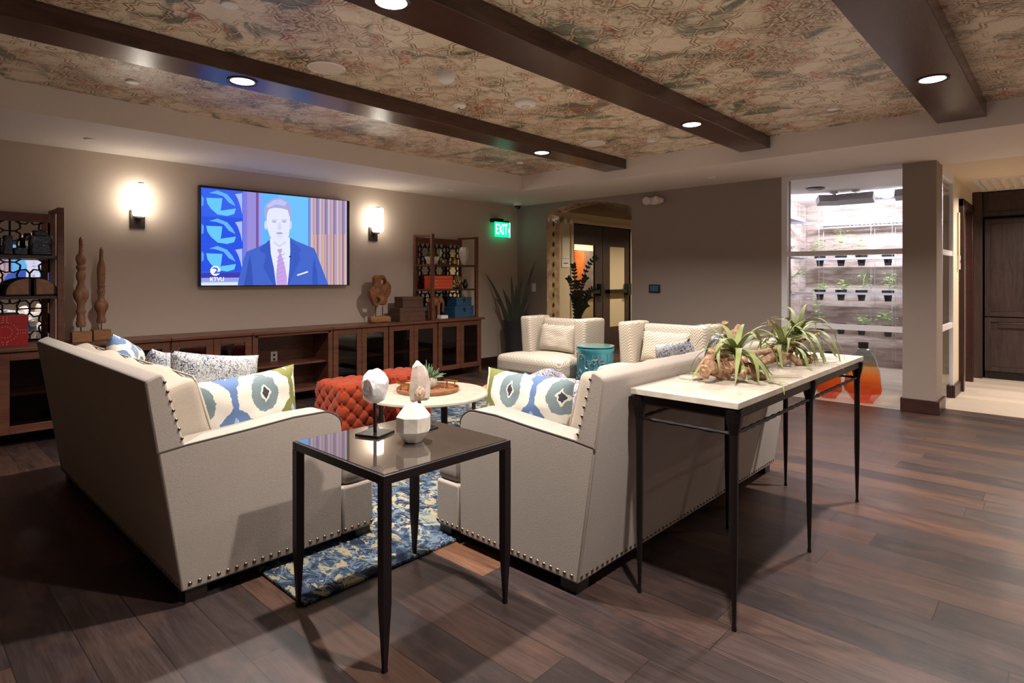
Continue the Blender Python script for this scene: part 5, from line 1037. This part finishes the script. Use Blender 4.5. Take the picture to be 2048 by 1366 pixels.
for a, b in ((-.455, -.003), (.003, .455)): m = MB(); f = .05; m.box(.0, a, .01, .03, a + f, .30).box(.0, b - f, .01, .03, b, .30).box(.0, a + f, .01, .03, b - f, .06).box(.0, a + f, .25, .03, b - f, .30).box(.012, a + f, .06, .03, b - f, .25); bevel(m.build('door', 'dark_veneer', t), .003)
tag(bevel(MB().box(9.46, .80, .004, 9.9, .893, 2.33).build('end_panel', 'dark_veneer'), .003), 'tall dark wood side panel left of the refrigerator', 'cabinet panel')
tag(bevel(MB().box(9.48, -2.59, .004, 9.9, -.14, 2.33).build('pantry_wall', 'dark_veneer'), .003), 'dark wood pantry run right of the refrigerator, outside the photo', 'cabinet')
t = thing('access_card_reader', 'slim pale intercom panel on the wall between the side glass and the dark door', 'intercom', (8.1, .90, 1.35)); bevel(MB().box(-.035, -.02, .15, .035, 0, .62).build('panel', 'kitchen_paint', t), .003); MB().box(-.03, -.024, .0, .03, 0, .15).build('keypad', 'white_plastic', t); MB().box(-.01, -.026, .07, .01, -.022, .10).build('button', 'red_leather', t)

# ================================================================= glass garden room
def tray(label, x0, x1, y0, y1, z, along):
    t = thing('plant_shelf', label, 'shelf', ((x0 + x1) / 2, (y0 + y1) / 2, z), 0, 'galvanised plant shelves'); hx, hy = (x1 - x0) / 2, (y1 - y0) / 2; m = MB()
    m.box(-hx, -hy, -.016, -hx + .005, hy, .014).box(hx - .005, -hy, -.016, hx, hy, .014); m.build('edge_rail', 'galvanised', t); m = MB()
    n = int((2 * hy if along == 'y' else 2 * hx) / .05)
    if along == 'y':
        for k in range(n): y = -hy + .05 * (k + .5); m.box(-hx + .006, y - .016, -.006, hx - .006, y + .016, 0)
        m.box(-.008, -hy, -.012, .008, hy, -.006)
    else:
        for k in range(n): x = -hx + .05 * (k + .5); m.box(x - .016, -hy, -.006, x + .016, hy, 0)
        m.box(-hx, -.008, -.012, hx, .008, -.006)
    m.build('perforated_deck', 'galvanised', t); return t
SZ = (2.02, 1.53, 1.04, .56); nm_ = ('empty top', 'upper', 'middle', 'lowest')
for z, n in zip(SZ, nm_): tray('%s galvanised shelf on the back wall of the glass garden room' % n, 9.36, 9.60, 1.46, 2.70, z, 'y')
for z, n in zip(SZ[:3], nm_): tray('%s galvanised shelf on the left wall of the glass garden room' % n, 7.6, 8.95, 2.62, 2.86, z, 'x')
for k, (x, y) in enumerate(((9.48, 2.66), (9.48, 2.0), (9.48, 1.75), (9.48, 1.5), (8.9, 2.74), (7.65, 2.74))): 
    m = MB().tube([(x - .11, y, .1), (x - .11, y, 2.25)], .002, 5).tube([(x + .11, y, .1), (x + .11, y, 2.25)], .002, 5); q = m.build('shelf_wire', 'steel_wire'); tag(q, ['suspension wires at the left end of the back shelves', 'suspension wires near the middle of the back shelves', 'suspension wires toward the right of the back shelves', 'suspension wires at the right end of the back shelves', 'suspension wires at the far end of the left shelves', 'suspension wires at the near end of the left shelves'][k], 'wire', 'shelf wires')
def pot(label, x, y, z, seed, size, mat='seedling_green'):
    rn = random.Random(seed); t = thing('potted_seedling', label, 'potted plant', (x, y, z), 0, 'potted seedlings on the shelves')
    MB().lathe([(.038, -.115), (.055, -.002), (.072, .0), (.076, .035), (.066, .035), (.062, .02), (.001, .018)], n=20).build('pot', 'pot_black', t)
    if size > 0:
        m = MB(); ms = MB(); p = Vector((0, 0, .02)); d = Vector((rn.uniform(-.2, .2), rn.uniform(-.2, .2), 1)).normalized(); st = [p.copy()]
        for i in range(9):
            d = (d + Vector((rn.uniform(-.25, .25), rn.uniform(-.25, .25), .1))).normalized(); p = p + d * size / 9; st.append(p.copy())
        ms.tube(st, [.003] * 10, 5)
        for i in range(2, 10):
            for k in range(3):
                a = rn.random() * 6.28; l = .05 + rn.random() * .05; q = st[i]; dr = Vector((math.cos(a), math.sin(a), rn.uniform(-.3, .5))).normalized(); e = q + dr * l; ms.tube([q, e], .0014, 4)
                for s in (-.6, 0, .6): dd = (dr + Vector((-dr.y, dr.x, 0)) * s).normalized(); m.blade([e, e + dd * .018, e + dd * .036, e + dd * .045 - Vector((0, 0, .01))], [.002, .010, .009, .001], fold=.2)
        m.build('leaves', mat, t, auto=60); ms.build('stem', mat, t)
rowsn = {1.53: ('upper', (.30, .36, .30, .0)), 1.04: ('middle', (.10, .14, .26, .24)), .56: ('lowest', (.38, .0, .12, .20))}
for z, (rnm, sz) in rowsn.items():
    for k, px in enumerate((1640, 1682, 1723, 1776)): 
        q = PX(px, 500, 9.46); pot('black pot on the %s back shelf, %s' % (rnm, ('leftmost of the row', 'second from the left', 'third from the left', 'rightmost of the row')[k]), 9.46, q.y, z + .012, int(z * 100) + k * 7, sz[k])
for z, rnm, s in ((1.53, 'upper', .12), (1.04, 'middle', .36), ): pot('black pot on the %s left-wall shelf near the glass frame' % rnm, 8.2, 2.74, z + .012, int(z * 50), s)
def grow_light(label, px, rz, tilt):
    q = PX(px, 392, 8.45); t = thing('grow_light', label, 'grow light', (8.45, q.y, H + .03), rz, 'grow lights on the garden ceiling'); MB().lathe([(.05, 0), (.05, -.02), (.02, -.03)], n=20).box(-.03, -.012, -.05, .03, .012, 0).build('mount', 'silver_frame', t)
    m = MB(); T = Matrix.Translation((0, 0, -.11)) @ Matrix.Rotation(tilt, 4, 'Y'); m.box(-.06, -.20, -.045, .055, .20, .05); m.build('housing', 'galvanised', t, T=T); m = MB().box(.056, -.185, -.035, .060, .185, .04); m.build('lamp_face', 'grow_tube', t, T=T)
    l = alight('grow_glow', T @ Vector((.07, 0, 0)), (0, 0, 0), .07, GROW_W, (.93, .90, 1.0), 'RECTANGLE', .36, parent=t); l.rotation_euler = (Matrix.Rotation(tilt, 3, 'Y') @ Matrix.Rotation(-PI / 2, 3, 'Y')).to_euler(); return t
grow_light('box-shaped grow light seen side-on below the garden ceiling', 1712, 0, D(28)); grow_light('angled grow light left of the side-on one', 1668, D(35), D(24)); grow_light('grow light hidden behind the pillar in the garden room', 1830, 0, D(25))
t = thing('air_vent', 'round black vent in the garden room ceiling', 'vent', PZ(1631, 376, H + .03)); MB().lathe([(.10, 0), (.11, -.012), (.08, -.02)], n=28, cap=False).build('ring', 'black_plastic', t); MB().lathe([(.08, -.015), (.04, -.022), (.001, -.022)], n=28, cap=False).build('disc', 'black_plastic', t)
t = thing('duct_vent', 'square silver louvred vent on the garden room ceiling', 'vent', PZ(1775, 388, H + .03)); m = MB()
for k in range(4): s = .30 - k * .07; m.lathe([(s, -.004 - k * .012), (s - .03, -.03 - k * .010)], n=4, rot=PI / 4, cap=False)
m.build('louvre_rings', 'galvanised', t, auto=20)
def demijohn(lab, px, py, s, red=0):
    q = PZ(px, py, .002); t = thing('glass_demijohn', lab, 'vase', (q.x + .09, q.y, .003), 0, 'orange glass demijohns'); R_ = .175 * s; n = 9; Hh = .60 * s
    prof = [(.42, 0), (.5, .0), (.95, .16), (1.0, .22), (.98, .30), (.88, .50), (.62, .76), (.34, .88), (.245, .90), (.245, .995)]; MB().lathe([(R_ * r, Hh * z) for r, z in prof], n=n, rot=.3, cap=False).build('glass_body', 'amber_ombre_glass', t, auto=20)
    MB().lathe([(R_ * .262, Hh * .905), (R_ * .262, Hh * .985)], n=20, cap=False).lathe([(R_ * .22, Hh * .985), (R_ * .28, Hh * .985), (R_ * .28, Hh), (R_ * .22, Hh)], n=20, cap=False).build('neck_wrap', 'bronze_metal', t)
    return t
demijohn('taller orange glass demijohn behind the glass, right of the console leg', 1722, 806, 1.0); demijohn('squatter orange glass demijohn half hidden by the console table', 1652, 797, .80)
